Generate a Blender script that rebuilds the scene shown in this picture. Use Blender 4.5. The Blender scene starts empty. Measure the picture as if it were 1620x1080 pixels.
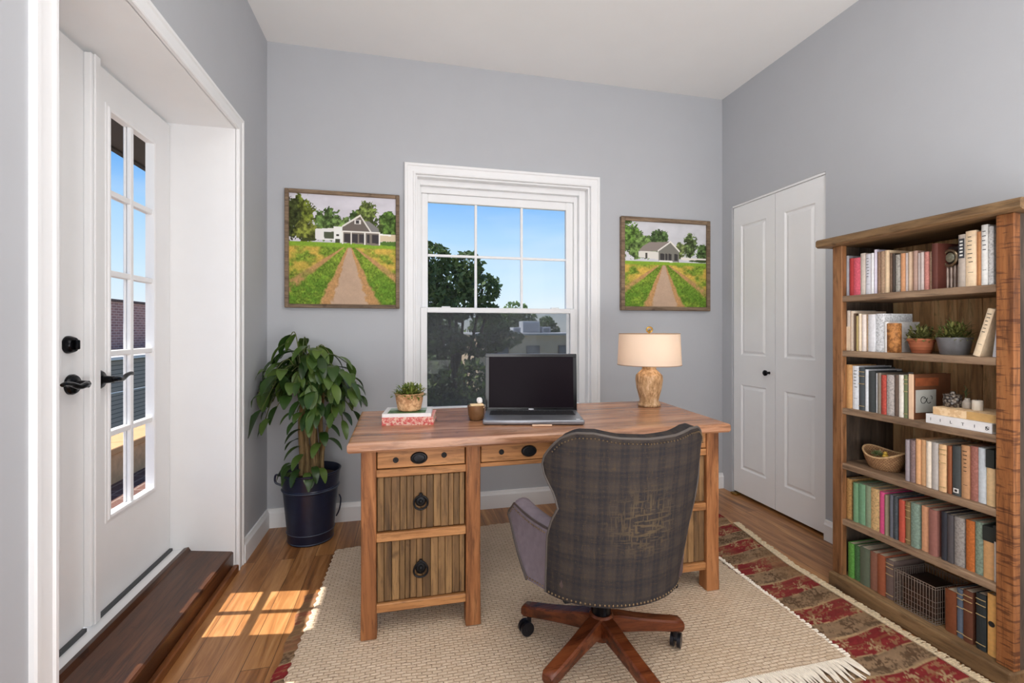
import bpy, bmesh, math, random
import numpy as np
from mathutils import Vector, Matrix

random.seed(7)
SC = bpy.context.scene
COL = SC.collection

# ------------------------------------------------------------------ camera
TH = math.atan(167 / 727.0)
cam_d = bpy.data.cameras.new('camera')
cam = bpy.data.objects.new('camera', cam_d)
COL.objects.link(cam)
cam.location = (0, 0, 1.24)
cam.rotation_euler = (math.pi / 2, 0, -TH)
cam_d.sensor_width = 36.0
cam_d.lens = 727.0 / 1620.0 * 36.0
cam_d.shift_y = -18.0 / 1620.0
cam_d.clip_start = 0.02
cam_d.clip_end = 400
SC.camera = cam

# ------------------------------------------------------------------ world / sky
w = bpy.data.worlds.new('sky')
SC.world = w
w.use_nodes = True
nt = w.node_tree
nt.nodes.clear()
out = nt.nodes.new('ShaderNodeOutputWorld')
bg = nt.nodes.new('ShaderNodeBackground')
tc = nt.nodes.new('ShaderNodeTexCoord')
sep = nt.nodes.new('ShaderNodeSeparateXYZ')
rmp = nt.nodes.new('ShaderNodeValToRGB')
nt.links.new(tc.outputs['Generated'], sep.inputs[0])
nt.links.new(sep.outputs['Z'], rmp.inputs[0])
cr = rmp.color_ramp
cr.elements[0].position = 0.0
cr.elements[0].color = (0.86, 0.93, 0.98, 1)
cr.elements[1].position = 0.10
cr.elements[1].color = (0.64, 0.84, 1.0, 1)
for p, c in ((0.20, (0.43, 0.70, 0.99, 1)), (0.31, (0.09, 0.38, 0.92, 1)), (0.8, (0.05, 0.22, 0.65, 1))):
    e = cr.elements.new(p)
    e.color = c
nz = nt.nodes.new('ShaderNodeTexNoise')
nz.inputs['Scale'].default_value = 2.2
nz.inputs['Detail'].default_value = 6
mp = nt.nodes.new('ShaderNodeMapping')
mp.inputs['Scale'].default_value = (1, 1, 5)
nt.links.new(tc.outputs['Generated'], mp.inputs[0])
nt.links.new(mp.outputs[0], nz.inputs['Vector'])
cl = nt.nodes.new('ShaderNodeMapRange')
cl.inputs['From Min'].default_value = 0.52
cl.inputs['From Max'].default_value = 0.8
cl.inputs['To Max'].default_value = 0.35
nt.links.new(nz.outputs[0], cl.inputs[0])
mx = nt.nodes.new('ShaderNodeMixRGB')
mx.inputs[2].default_value = (0.95, 0.97, 1, 1)
nt.links.new(cl.outputs[0], mx.inputs[0])
nt.links.new(rmp.outputs[0], mx.inputs[1])
nt.links.new(mx.outputs[0], bg.inputs[0])
bg.inputs[1].default_value = 1.0
nt.links.new(bg.outputs[0], out.inputs[0])

# ------------------------------------------------------------------ sun and added fill lights
def lamp(kind, name, loc, energy, color=(1, 1, 1), direction=None, **kw):
    d = bpy.data.lights.new(name, kind)
    d.energy = energy
    d.color = color
    for k, v in kw.items():
        setattr(d, k, v)
    o = bpy.data.objects.new(name, d)
    COL.objects.link(o)
    o.location = loc
    if direction:
        o.rotation_euler = Vector(direction).to_track_quat('-Z', 'Y').to_euler()
    return o

lamp('SUN', 'sun', (-6, 3, 9), 8.5, (1.0, 0.95, 0.89), (0.64, -0.10, -1.0), angle=0.009)
lamp('AREA', 'overhead_fill', (0.55, 0.15, 3.02), 24, (1.0, 0.985, 0.97), (0, 0, -1), shape='RECTANGLE', size=2.4, size_y=1.6)  # added fill from above, no ceiling fitting is modelled
lamp('AREA', 'rear_fill', (0.8, -2.55, 1.5), 6, (0.98, 0.99, 1.0), (0, 1, 0.05), shape='RECTANGLE', size=3.1, size_y=2.7)  # added fill behind the camera, the near wall has no window
lamp('AREA', 'right_fill', (2.38, -1.5, 1.55), 25, (0.99, 0.99, 1.0), (-1, 0.55, 0), shape='RECTANGLE', size=1.7, size_y=2.0)  # unseen fill added to brighten the glass door and left wall
lamp('AREA', 'left_fill', (-0.81, -1.5, 1.55), 48, (0.99, 0.99, 1.0), (1, 0.55, 0), shape='RECTANGLE', size=1.7, size_y=2.0)  # unseen fill added to whiten the closet doors and right wall
lamp('AREA', 'upward_fill', (0.9, -1.2, 0.5), 96, (0.98, 0.99, 1.0), (0, 0.25, 1), shape='RECTANGLE', size=2.4, size_y=1.6)  # added fill aimed at ceiling and door soffit, no lamp stands there

SC.view_settings.view_transform = 'Standard'
SC.view_settings.look = 'None'
SC.view_settings.exposure = 0.04
SC.view_settings.gamma = 1.0
SC.view_settings.use_curve_mapping = False

# ------------------------------------------------------------------ helpers: colour and materials
def lin(c):
    r = []
    for v in c:
        v = v / 255.0
        r.append(v / 12.92 if v <= 0.04045 else ((v + 0.055) / 1.055) ** 2.4)
    return r

def alb(c, k=1.25):
    return tuple(min(0.92, v * k) for v in lin(c)) + (1.0,)

class NT:
    def __init__(s, name):
        s.m = bpy.data.materials.new(name)
        s.m.use_nodes = True
        s.t = s.m.node_tree
        s.t.nodes.clear()
        s.out = s.n('ShaderNodeOutputMaterial')
        s.b = s.n('ShaderNodeBsdfPrincipled')
        s.l(s.b.outputs[0], s.out.inputs[0])
    def n(s, t, **kw):
        nd = s.t.nodes.new(t)
        for k, v in kw.items():
            setattr(nd, k, v)
        return nd
    def l(s, a, b):
        s.t.links.new(a, b)
    def coord(s, scale=(1, 1, 1), which='Object', rot=(0, 0, 0)):
        tc = s.n('ShaderNodeTexCoord')
        mp = s.n('ShaderNodeMapping')
        mp.inputs['Scale'].default_value = scale
        mp.inputs['Rotation'].default_value = rot
        s.l(tc.outputs[which], mp.inputs[0])
        return mp.outputs[0]
    def noise(s, vec, scale=5, detail=4, rough=0.55, dist=0.0):
        nd = s.n('ShaderNodeTexNoise')
        nd.inputs['Scale'].default_value = scale
        nd.inputs['Detail'].default_value = detail
        nd.inputs['Roughness'].default_value = rough
        nd.inputs['Distortion'].default_value = dist
        if vec is not None:
            s.l(vec, nd.inputs['Vector'])
        return nd.outputs[0]
    def ramp(s, f, stops):
        nd = s.n('ShaderNodeValToRGB')
        e = nd.color_ramp.elements
        e[0].position, e[0].color = stops[0]
        e[1].position, e[1].color = stops[-1]
        for p, c in stops[1:-1]:
            x = e.new(p)
            x.color = c
        s.l(f, nd.inputs[0])
        return nd.outputs[0]
    def mix(s, f, a, b, mode='MIX'):
        nd = s.n('ShaderNodeMixRGB', blend_type=mode)
        for i, v in enumerate((f, a, b)):
            if isinstance(v, (int, float)):
                nd.inputs[i].default_value = v
            elif isinstance(v, tuple):
                nd.inputs[i].default_value = v
            else:
                s.l(v, nd.inputs[i])
        return nd.outputs[0]
    def math(s, op, a, b=0.0):
        nd = s.n('ShaderNodeMath', operation=op)
        for i, v in enumerate((a, b)):
            if isinstance(v, (int, float)):
                nd.inputs[i].default_value = v
            else:
                s.l(v, nd.inputs[i])
        return nd.outputs[0]
    def bump(s, h, strength=0.3, dist=0.01):
        nd = s.n('ShaderNodeBump')
        nd.inputs['Strength'].default_value = strength
        nd.inputs['Distance'].default_value = dist
        s.l(h, nd.inputs['Height'])
        s.l(nd.outputs[0], s.b.inputs['Normal'])
    def set(s, **kw):
        for k, v in kw.items():
            s.b.inputs[k.replace('_', ' ')].default_value = v
        return s
    def color(s, sock):
        if isinstance(sock, tuple):
            s.b.inputs['Base Color'].default_value = sock
        else:
            s.l(sock, s.b.inputs['Base Color'])
    def island(s):
        return s.n('ShaderNodeNewGeometry').outputs['Random Per Island']

def plain(name, c, rough=0.5, metal=0.0, k=1.25, var=0.06, scale=30, bump=0.0, spec=0.5):
    m = NT(name)
    v = m.coord()
    nz = m.noise(v, scale, 4)
    a = alb(c, k)
    lo = tuple(x * (1 - var) for x in a[:3]) + (1,)
    hi = tuple(min(1, x * (1 + var)) for x in a[:3]) + (1,)
    m.color(m.ramp(nz, [(0.3, lo), (0.7, hi)]))
    m.set(Roughness=rough, Metallic=metal, Specular_IOR_Level=spec)
    if bump:
        m.bump(nz, bump, 0.004)
    return m.m

def wood(name, c1, c2, c3, axis=2, scale=9.0, rough=0.5, bump=0.25, island=0.35, knots=True, k=1.25, stretch=10.0, spec=0.4):
    m = NT(name)
    sc = [scale] * 3
    sc[axis] = scale / stretch
    tc = m.n('ShaderNodeTexCoord')
    isl = m.island()
    off = m.n('ShaderNodeVectorMath', operation='SCALE')
    comb = m.n('ShaderNodeCombineXYZ')
    for i in range(3):
        m.l(isl, comb.inputs[i])
    m.l(comb.outputs[0], off.inputs[0])
    off.inputs['Scale'].default_value = 13.7
    add = m.n('ShaderNodeVectorMath', operation='ADD')
    m.l(tc.outputs['Object'], add.inputs[0])
    m.l(off.outputs[0], add.inputs[1])
    mp = m.n('ShaderNodeMapping')
    mp.inputs['Scale'].default_value = sc
    m.l(add.outputs[0], mp.inputs[0])
    big = m.noise(mp.outputs[0], 1.6, 5, 0.6, 1.2)
    fine = m.noise(mp.outputs[0], 7.0, 6, 0.7, 0.4)
    col = m.ramp(big, [(0.28, alb(c1, k)), (0.5, alb(c2, k)), (0.74, alb(c3, k))])
    dark = tuple(x * 0.5 for x in alb(c1, k)[:3]) + (1,)
    f2 = m.ramp(fine, [(0.36, (1, 1, 1, 1)), (0.5, (0, 0, 0, 1))])
    f2s = m.math('MULTIPLY', f2, 0.55)
    col = m.mix(f2s, col, dark)
    if knots:
        kn = m.noise(add.outputs[0], 11.0, 2, 0.5)
        kf = m.ramp(kn, [(0.70, (0, 0, 0, 1)), (0.76, (1, 1, 1, 1))])
        col = m.mix(m.math('MULTIPLY', kf, 0.6), col, dark)
    g = m.n('ShaderNodeMapRange')
    g.inputs['To Min'].default_value = 1 - island
    g.inputs['To Max'].default_value = 1 + island * 0.6
    m.l(isl, g.inputs[0])
    hv = m.n('ShaderNodeHueSaturation')
    m.l(col, hv.inputs['Color'])
    m.l(g.outputs[0], hv.inputs['Value'])
    m.color(hv.outputs[0])
    m.set(Roughness=rough, Specular_IOR_Level=spec)
    m.bump(fine, bump, 0.004)
    return m.m

def attr_mat(name, rough=0.8, bump=0.0, scale=120, spec=0.2):
    m = NT(name)
    a = m.n('ShaderNodeAttribute')
    a.attribute_name = 'col'
    m.color(a.outputs['Color'])
    m.set(Roughness=rough, Specular_IOR_Level=spec)
    if bump:
        m.bump(m.noise(m.coord(), scale, 3), bump, 0.004)
    return m.m

def glass_mat(name, refl=0.05, tint=(1, 1, 1, 1)):
    m = NT(name)
    m.t.nodes.remove(m.b)
    tr = m.n('ShaderNodeBsdfTransparent')
    tr.inputs[0].default_value = tint
    gl = m.n('ShaderNodeBsdfGlossy')
    gl.inputs['Roughness'].default_value = 0.02
    mxs = m.n('ShaderNodeMixShader')
    mxs.inputs[0].default_value = refl
    m.l(tr.outputs[0], mxs.inputs[1])
    m.l(gl.outputs[0], mxs.inputs[2])
    m.l(mxs.outputs[0], m.out.inputs[0])
    return m.m

def screen_mat(name):
    m = NT(name)
    m.color((0.10, 0.105, 0.115, 1))
    m.set(Roughness=0.9)
    tr = m.n('ShaderNodeBsdfTransparent')
    mxs = m.n('ShaderNodeMixShader')
    mxs.inputs[0].default_value = 0.42
    m.l(tr.outputs[0], mxs.inputs[1])
    m.l(m.b.outputs[0], mxs.inputs[2])
    m.l(mxs.outputs[0], m.out.inputs[0])
    return m.m

def emit_mat(name, c, s):
    m = NT(name)
    m.color((0.8, 0.8, 0.8, 1))
    m.b.inputs['Emission Color'].default_value = c
    m.b.inputs['Emission Strength'].default_value = s
    return m.m

# ------------------------------------------------------------------ helpers: geometry
def ring_frame(mb, P, u0, u1, v0, v1, prof, closed=True):
    # mitred moulding round a rectangle: prof = [(outset, depth)], P(u, v, depth) -> xyz
    if closed:
        secs = [[P(u0 - o, v0 - o, d) for o, d in prof], [P(u1 + o, v0 - o, d) for o, d in prof], [P(u1 + o, v1 + o, d) for o, d in prof], [P(u0 - o, v1 + o, d) for o, d in prof]]
        secs.append(secs[0])
    else:
        secs = [[P(u0 - o, v0, d) for o, d in prof], [P(u0 - o, v1 + o, d) for o, d in prof], [P(u1 + o, v1 + o, d) for o, d in prof], [P(u1 + o, v0, d) for o, d in prof]]
    mb.loft(secs, cap=not closed)

class MB:
    def __init__(s):
        s.bm = bmesh.new()
    def box(s, x0, x1, y0, y1, z0, z1, bev=0.0, seg=1, mat=None):
        M = Matrix.Translation(((x0 + x1) / 2, (y0 + y1) / 2, (z0 + z1) / 2)) @ Matrix.Diagonal((abs(x1 - x0), abs(y1 - y0), abs(z1 - z0), 1))
        if mat is not None:
            M = mat @ M
        r = bmesh.ops.create_cube(s.bm, size=1.0, matrix=M)
        if bev > 0:
            es = list({e for v in r['verts'] for e in v.link_edges})
            bmesh.ops.bevel(s.bm, geom=es, offset=bev, segments=seg, profile=0.5, affect='EDGES')
        return s
    def quad(s, *pts):
        s.bm.faces.new([s.bm.verts.new(p) for p in pts])
        return s
    def prism(s, pts, axis, a0, a1):
        # closed polygon pts (2-D) extruded along axis
        def P(p, a):
            return {0: (a, p[0], p[1]), 1: (p[0], a, p[1]), 2: (p[0], p[1], a)}[axis]
        A = [s.bm.verts.new(P(p, a0)) for p in pts]
        B = [s.bm.verts.new(P(p, a1)) for p in pts]
        n = len(pts)
        for i in range(n):
            s.bm.faces.new((A[i], A[(i + 1) % n], B[(i + 1) % n], B[i]))
        s.bm.faces.new(list(reversed(A)))
        s.bm.faces.new(B)
        return s
    def lathe(s, prof, c=(0, 0, 0), n=32, axis=2, capb=True, capt=True, sx=1.0, sy=1.0):
        rings = []
        for r, z in prof:
            ring = []
            for i in range(n):
                a = 2 * math.pi * i / n
                x, y = r * math.cos(a) * sx, r * math.sin(a) * sy
                p = {2: (x, y, z), 0: (z, x, y), 1: (y, z, x)}[axis]
                ring.append(s.bm.verts.new((p[0] + c[0], p[1] + c[1], p[2] + c[2])))
            rings.append(ring)
        for a, b in zip(rings, rings[1:]):
            for i in range(n):
                s.bm.faces.new((a[i], a[(i + 1) % n], b[(i + 1) % n], b[i]))
        if capb:
            s.bm.faces.new(list(reversed(rings[0])))
        if capt:
            s.bm.faces.new(rings[-1])
        return s
    def tube(s, pts, r, n=8, closed=False, radii=None, cap=True, flat=1.0):
        pts = [Vector(p) for p in pts]
        m = len(pts)
        rings = []
        up = None
        for i, p in enumerate(pts):
            if closed:
                t = pts[(i + 1) % m] - pts[i - 1]
            else:
                t = pts[min(i + 1, m - 1)] - pts[max(i - 1, 0)]
            t = t.normalized() if t.length > 1e-9 else Vector((0, 0, 1))
            if up is None:
                up = Vector((0, 0, 1)) if abs(t.z) < 0.9 else Vector((1, 0, 0))
            a = t.cross(up)
            a = a.normalized() if a.length > 1e-6 else t.orthogonal().normalized()
            b = a.cross(t).normalized()
            up = b
            rr = radii[i] if radii else r
            rings.append([s.bm.verts.new(p + a * (rr * math.cos(2 * math.pi * k / n)) + b * (rr * flat * math.sin(2 * math.pi * k / n))) for k in range(n)])
        pairs = list(zip(rings, rings[1:]))
        if closed:
            pairs.append((rings[-1], rings[0]))
        for A, B in pairs:
            for k in range(n):
                s.bm.faces.new((A[k], A[(k + 1) % n], B[(k + 1) % n], B[k]))
        if cap and not closed:
            s.bm.faces.new(list(reversed(rings[0])))
            s.bm.faces.new(rings[-1])
        return s
    def loft(s, secs, cap=True, closed=True):
        rings = [[s.bm.verts.new(p) for p in sec] for sec in secs]
        n = len(rings[0])
        for A, B in zip(rings, rings[1:]):
            for k in range(n if closed else n - 1):
                s.bm.faces.new((A[k], A[(k + 1) % n], B[(k + 1) % n], B[k]))
        if cap:
            s.bm.faces.new(list(reversed(rings[0])))
            s.bm.faces.new(rings[-1])
        return s
    def ball(s, c, r, sub=2, sc=(1, 1, 1)):
        M = Matrix.Translation(c) @ Matrix.Diagonal((sc[0], sc[1], sc[2], 1))
        bmesh.ops.create_icosphere(s.bm, subdivisions=sub, radius=r, matrix=M)
        return s
    def leaf(s, base, d, up, L, W, droop=0.6, fold=0.2, n=6):
        base, d, up = Vector(base), Vector(d).normalized(), Vector(up)
        side = d.cross(up)
        side = side.normalized() if side.length > 1e-5 else d.orthogonal().normalized()
        p = base.copy()
        rows = []
        for i in range(n + 1):
            t = i / n
            wd = W * (math.sin(math.pi * min(1, t * 0.92 + 0.04)) ** 0.8) * (1 - 0.35 * t) * 0.5
            nrm = side.cross(d).normalized()
            rows.append((s.bm.verts.new(p - side * wd + nrm * (fold * wd)), s.bm.verts.new(p), s.bm.verts.new(p + side * wd + nrm * (fold * wd))))
            d = (d + Vector((0, 0, -droop / n))).normalized()
            p = p + d * (L / n)
        for A, B in zip(rows, rows[1:]):
            s.bm.faces.new((A[0], A[1], B[1], B[0]))
            s.bm.faces.new((A[1], A[2], B[2], B[1]))
        return s
    def build(s, name, m, parent=None, org=None, smooth=True, ang=35, clampfn=None):
        bmesh.ops.recalc_face_normals(s.bm, faces=s.bm.faces)
        me = bpy.data.meshes.new(name)
        if clampfn:
            for v in s.bm.verts:
                v.co = clampfn(v.co)
        if org is not None:
            o3 = Vector(org)
            for v in s.bm.verts:
                v.co -= o3
        s.bm.to_mesh(me)
        s.bm.free()
        return link(name, me, m, parent, org, smooth, ang)

def link(name, me, m, parent=None, org=None, smooth=True, ang=35):
    if m:
        me.materials.append(m)
    if smooth:
        me.polygons.foreach_set('use_smooth', [True] * len(me.polygons))
        me.set_sharp_from_angle(angle=math.radians(ang))
    o = bpy.data.objects.new(name, me)
    COL.objects.link(o)
    if parent:
        o.parent = parent
        # children are modelled in their thing's own space; org already removed the thing's place
        if parent.parent is None and parent.type == 'MESH' and org is None:
            pass
    elif org is not None:
        o.location = org
    return o

def thing(name, label, cat, loc=(0, 0, 0), rz=0.0, group=None):
    o = bpy.data.objects.new(name, None)
    COL.objects.link(o)
    o.empty_display_size = 0.1
    o.location = loc
    o.rotation_euler = (0, 0, rz)
    return tag(o, label, cat, group)

def tag(o, label, cat, group=None):
    o['label'] = label
    o['category'] = cat
    if group:
        o['group'] = group
    return o

def struct(o):
    o['kind'] = 'structure'
    return o

def cat_spline(pts, n=8, closed=False):
    pts = [Vector(p) for p in pts]
    m = len(pts)
    res = []
    for i in range(m if closed else m - 1):
        if closed:
            a, b, c, d = pts[i - 1], pts[i], pts[(i + 1) % m], pts[(i + 2) % m]
        else:
            a, b, c, d = pts[max(i - 1, 0)], pts[i], pts[i + 1], pts[min(i + 2, m - 1)]
        for k in range(n):
            t = k / n
            res.append(0.5 * ((2 * b) + (c - a) * t + (2 * a - 5 * b + 4 * c - d) * t * t + (3 * b - a - 3 * c + d) * t ** 3))
    if not closed:
        res.append(pts[-1])
    return res

def interp(x, xs, ys):
    return float(np.interp(x, xs, ys))

def vnoise(U, V, sx, sy, seed, octaves=3):
    tot = np.zeros_like(U)
    amp, norm = 1.0, 0.0
    for o in range(octaves):
        rg = np.random.RandomState(seed + o * 17)
        nx, ny = max(2, int(sx * 2 ** o)), max(2, int(sy * 2 ** o))
        g = rg.rand(ny + 2, nx + 2)
        x = np.clip(U, 0, 1) * nx
        y = np.clip(V, 0, 1) * ny
        xi, yi = np.floor(x).astype(int), np.floor(y).astype(int)
        fx, fy = x - xi, y - yi
        fx, fy = fx * fx * (3 - 2 * fx), fy * fy * (3 - 2 * fy)
        val = g[yi, xi] * (1 - fx) * (1 - fy) + g[yi, xi + 1] * fx * (1 - fy) + g[yi + 1, xi] * (1 - fx) * fy + g[yi + 1, xi + 1] * fx * fy
        tot += val * amp
        norm += amp
        amp *= 0.55
    return tot / norm

def grid_mesh(name, nx, ny, fn, colfn=None, k=1.25):
    us, vs = np.linspace(0, 1, nx), np.linspace(0, 1, ny)
    U, V = np.meshgrid(us, vs)
    X, Y, Z = fn(U, V)
    co = np.stack([X, Y, Z], -1).reshape(-1, 3)
    i = np.arange((ny - 1) * nx).reshape(ny - 1, nx)[:, :-1].reshape(-1)
    faces = np.stack([i, i + 1, i + nx + 1, i + nx], -1)
    me = bpy.data.meshes.new(name)
    me.from_pydata(co.tolist(), [], faces.tolist())
    if colfn is not None:
        c = np.clip(colfn(U, V), 0, 255) / 255.0
        c = np.where(c <= 0.04045, c / 12.92, ((c + 0.055) / 1.055) ** 2.4) * k
        c = np.clip(c, 0, 0.92).reshape(-1, 3)
        a = me.color_attributes.new('col', 'FLOAT_COLOR', 'POINT')
        a.data.foreach_set('color', np.concatenate([c, np.ones((len(c), 1))], 1).astype(np.float32).ravel())
    return me

# ------------------------------------------------------------------ materials
M_wall = plain('wall_paint', (186, 188, 192), 0.85, k=1.0, var=0.012, scale=6)
M_white = plain('white_trim_paint', (243, 243, 243), 0.45, k=1.0, var=0.01, scale=8)
M_ceil = plain('ceiling_paint', (241, 240, 238), 0.9, k=1.0, var=0.01, scale=4)
M_black = plain('black_metal', (16, 16, 20), 0.22, 0.6, k=1.0)
M_dark = plain('dark_void', (14, 13, 13), 0.9, k=1.0)
M_glass = glass_mat('window_glass', 0.004)
M_screen = screen_mat('insect_screen_mesh')

def floor_mat():
    m = NT('hardwood')
    v = m.coord((1, 1, 1), rot=(0, 0, math.pi / 2))
    br = m.n('ShaderNodeTexBrick')
    br.offset = 0.37
    br.inputs['Color1'].default_value = (0.0, 0, 0, 1)
    br.inputs['Color2'].default_value = (1, 1, 1, 1)
    br.inputs['Mortar'].default_value = (0.5, 0.5, 0.5, 1)
    br.inputs['Scale'].default_value = 1.0
    br.inputs['Mortar Size'].default_value = 0.0012
    br.inputs['Brick Width'].default_value = 1.35
    br.inputs['Row Height'].default_value = 0.098
    m.l(v, br.inputs['Vector'])
    g = m.coord((14, 1.1, 14))
    add = m.n('ShaderNodeVectorMath', operation='ADD')
    m.l(g, add.inputs[0])
    sc = m.n('ShaderNodeVectorMath', operation='SCALE')
    m.l(br.outputs['Color'], sc.inputs[0])
    sc.inputs['Scale'].default_value = 9.0
    m.l(sc.outputs[0], add.inputs[1])
    grain = m.noise(add.outputs[0], 1.5, 7, 0.62, 0.9)
    col = m.ramp(grain, [(0.25, alb((84, 53, 29))), (0.48, alb((142, 95, 54))), (0.62, alb((166, 119, 74))), (0.8, alb((184, 140, 94)))])
    tone = m.mix(0.35, col, br.outputs['Color'], 'SOFT_LIGHT')
    mort = m.mix(m.math('MULTIPLY', br.outputs['Fac'], 0.8), tone, (0.02, 0.012, 0.008, 1))
    m.color(mort)
    m.set(Roughness=0.32, Specular_IOR_Level=0.5)
    m.bump(m.math('MULTIPLY', br.outputs['Fac'], -1.0), 0.35, 0.003)
    return m.m
M_floor = floor_mat()
M_sill = wood('dark_stained_oak', (38, 20, 10), (74, 42, 22), (104, 64, 36), 1, 9, 0.28, 0.2, 0.1, stretch=12)

# ------------------------------------------------------------------ room shell
YB, XL, XR, ZC = 3.16, -0.854, 2.426, 3.055
b = MB(); b.box(-1.02, 3.0, -2.75, YB + 0.05, -0.12, 0.0)
struct(b.build('floor', M_floor, smooth=False))
b = MB(); b.box(-1.25, 3.0, -2.75, 3.42, ZC, ZC + 0.12)
struct(b.build('ceiling', M_ceil, smooth=False))
b = MB()
b.box(-1.25, XL, -2.7, 1.361, -0.12, ZC); b.box(-1.25, XL, 2.633, YB, -0.12, ZC); b.box(-1.25, XL, 1.361, 2.633, 2.280, ZC)
struct(b.build('wall_left', M_wall, smooth=False))
b = MB()
b.box(-1.25, 0.06, YB, 3.42, -0.12, ZC); b.box(1.311, 2.7, YB, 3.42, -0.12, ZC)
b.box(0.06, 1.311, YB, 3.42, 2.288, ZC); b.box(0.06, 1.311, YB, 3.42, -0.12, 0.62)
struct(b.build('wall_back', M_wall, smooth=False))
b = MB()
b.box(XR, 2.70, -2.7, 2.243, -0.12, ZC); b.box(XR, 2.70, 3.05, YB, -0.12, ZC); b.box(XR, 2.70, 2.243, 3.05, 2.184, ZC)
b.box(2.56, 2.70, 2.243, 3.05, -0.12, 2.184)
struct(b.build('wall_right', M_wall, smooth=False))
b = MB(); b.box(-1.25, 2.70, -2.75, -2.6, -0.12, ZC)
struct(b.build('wall_near', M_wall, smooth=False))

# baseboards
def baseboard(name, pts0, pts1, nrm):
    bb = MB()
    (x0, y0), (x1, y1) = pts0, pts1
    prof = [(0.0, 0.0), (0.019, 0.0), (0.019, 0.092), (0.013, 0.104), (0.010, 0.118), (0.0, 0.118)]
    A = [(x0 + nrm[0] * d, y0 + nrm[1] * d, z) for d, z in prof]
    B = [(x1 + nrm[0] * d, y1 + nrm[1] * d, z) for d, z in prof]
    bb.loft([A, B])
    return struct(bb.build(name, M_white, smooth=False))
baseboard('baseboard_back', (XL, YB), (XR, YB), (0, -1))
baseboard('baseboard_left', (XL, 2.703), (XL, YB - 0.019), (1, 0))
baseboard('baseboard_right', (XR, 0.2), (XR, 2.238), (-1, 0))

# ------------------------------------------------------------------ French door in the deep left reveal
b = MB()
OY0, OY1, OZ = 1.365, 2.626, 2.276
ring_frame(b, lambda u, v, d: (XL + d, u, v), OY0, OY1, 0.0, OZ, [(0.0, -0.004), (0.0, 0.012), (0.004, 0.015), (0.013, 0.015), (0.017, 0.010), (0.054, 0.010), (0.060, 0.015), (0.072, 0.015), (0.076, 0.011), (0.076, -0.004)], closed=False)
struct(b.build('trim_1', M_white, smooth=False))
b = MB()   # white linings of the reveal
b.box(-1.25, XL - 0.002, 2.626, 2.632, 0.0, 2.276); b.box(-1.25, XL - 0.002, 1.3615, 1.365, 0.0, 2.276); b.box(-1.25, XL - 0.002, 1.3615, 2.632, 2.276, 2.2795)
struct(b.build('trim_2', M_white, smooth=False))
b = MB(); b.box(-1.25, -1.092, 1.365, 2.626, -0.1, 0.136, 0.004)
struct(b.build('trim_3', M_white, smooth=False))
b = MB()   # dark wooden sill: sloped board, lip and nosing
b.prism([(-1.092, -0.1), (-1.092, 0.142), (-1.072, 0.146), (-1.060, 0.126), (-0.875, 0.102), (-0.868, 0.096), (-0.868, -0.1)], 1, 1.365, 2.626)
struct(b.build('trim_4', M_sill, smooth=False))
b = MB(); b.box(-0.868, -0.841, 1.365, 2.626, -0.02, 0.034, 0.006, 2)
struct(b.build('trim_5', wood('nosing_wood', (70, 38, 18), (112, 66, 34), (140, 92, 52), 1, 9, 0.35, 0.2, 0.1), smooth=False))

def door_leaf(name, y0, y1, gy0, gy1, z0=0.15, z1=2.262, gz0=0.502, gz1=2.113):
    xf, xb = -1.154, -1.185
    d = MB()
    d.box(xb, xf, y0, gy0, z0, z1); d.box(xb, xf, gy1, y1, z0, z1)
    d.box(xb, xf, gy0, gy1, z0, gz0); d.box(xb, xf, gy0, gy1, gz1, z1)
    ring_frame(d, lambda u, v, dd: (xf + dd, u, v), gy0, gy1, gz0, gz1, [(-0.003, -0.012), (-0.003, 0.006), (0.002, 0.009), (0.010, 0.009), (0.014, 0.004), (0.022, 0.003), (0.024, -0.002)])
    root = struct(d.build(name, M_white, smooth=False))
    g = MB(); g.box(-1.174, -1.171, gy0, gy1, gz0, gz1)
    g.build('glass_pane', M_glass, root, smooth=False)
    q = MB()
    ym = (gy0 + gy1) / 2
    for x0, x1 in ((-1.171, -1.155), (-1.184, -1.174)):
        q.box(x0, x1, ym - 0.012, ym + 0.012, gz0, gz1, 0.003)
        for r in range(1, 5):
            z = gz0 + (gz1 - gz0) * r / 5
            q.box(x0, x1 - 0.001, gy0, gy1, z - 0.012, z + 0.012, 0.003)
    q.build('muntin_grid', M_white, root, smooth=False)
    return root
door_r = door_leaf('door_1', 2.004, 2.624, 2.140, 2.468)
door_l = door_leaf('door_2', 1.370, 1.996, 1.53, 1.858)
b = MB(); b.box(-1.154, -1.128, 1.990, 2.040, 0.15, 2.262, 0.004); b.box(-1.128, -1.120, 2.000, 2.032, 0.15, 2.262, 0.003)
b.build('astragal', M_white, door_r, smooth=False)
b = MB(); b.box(-1.158, -1.140, 2.042, 2.62, 0.137, 0.150); b.box(-1.158, -1.140, 1.370, 1.988, 0.137, 0.150)
b.build('bottom_seal', plain('grey_rubber', (70, 72, 74), 0.6, k=1.0), door_r, smooth=False)

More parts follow.
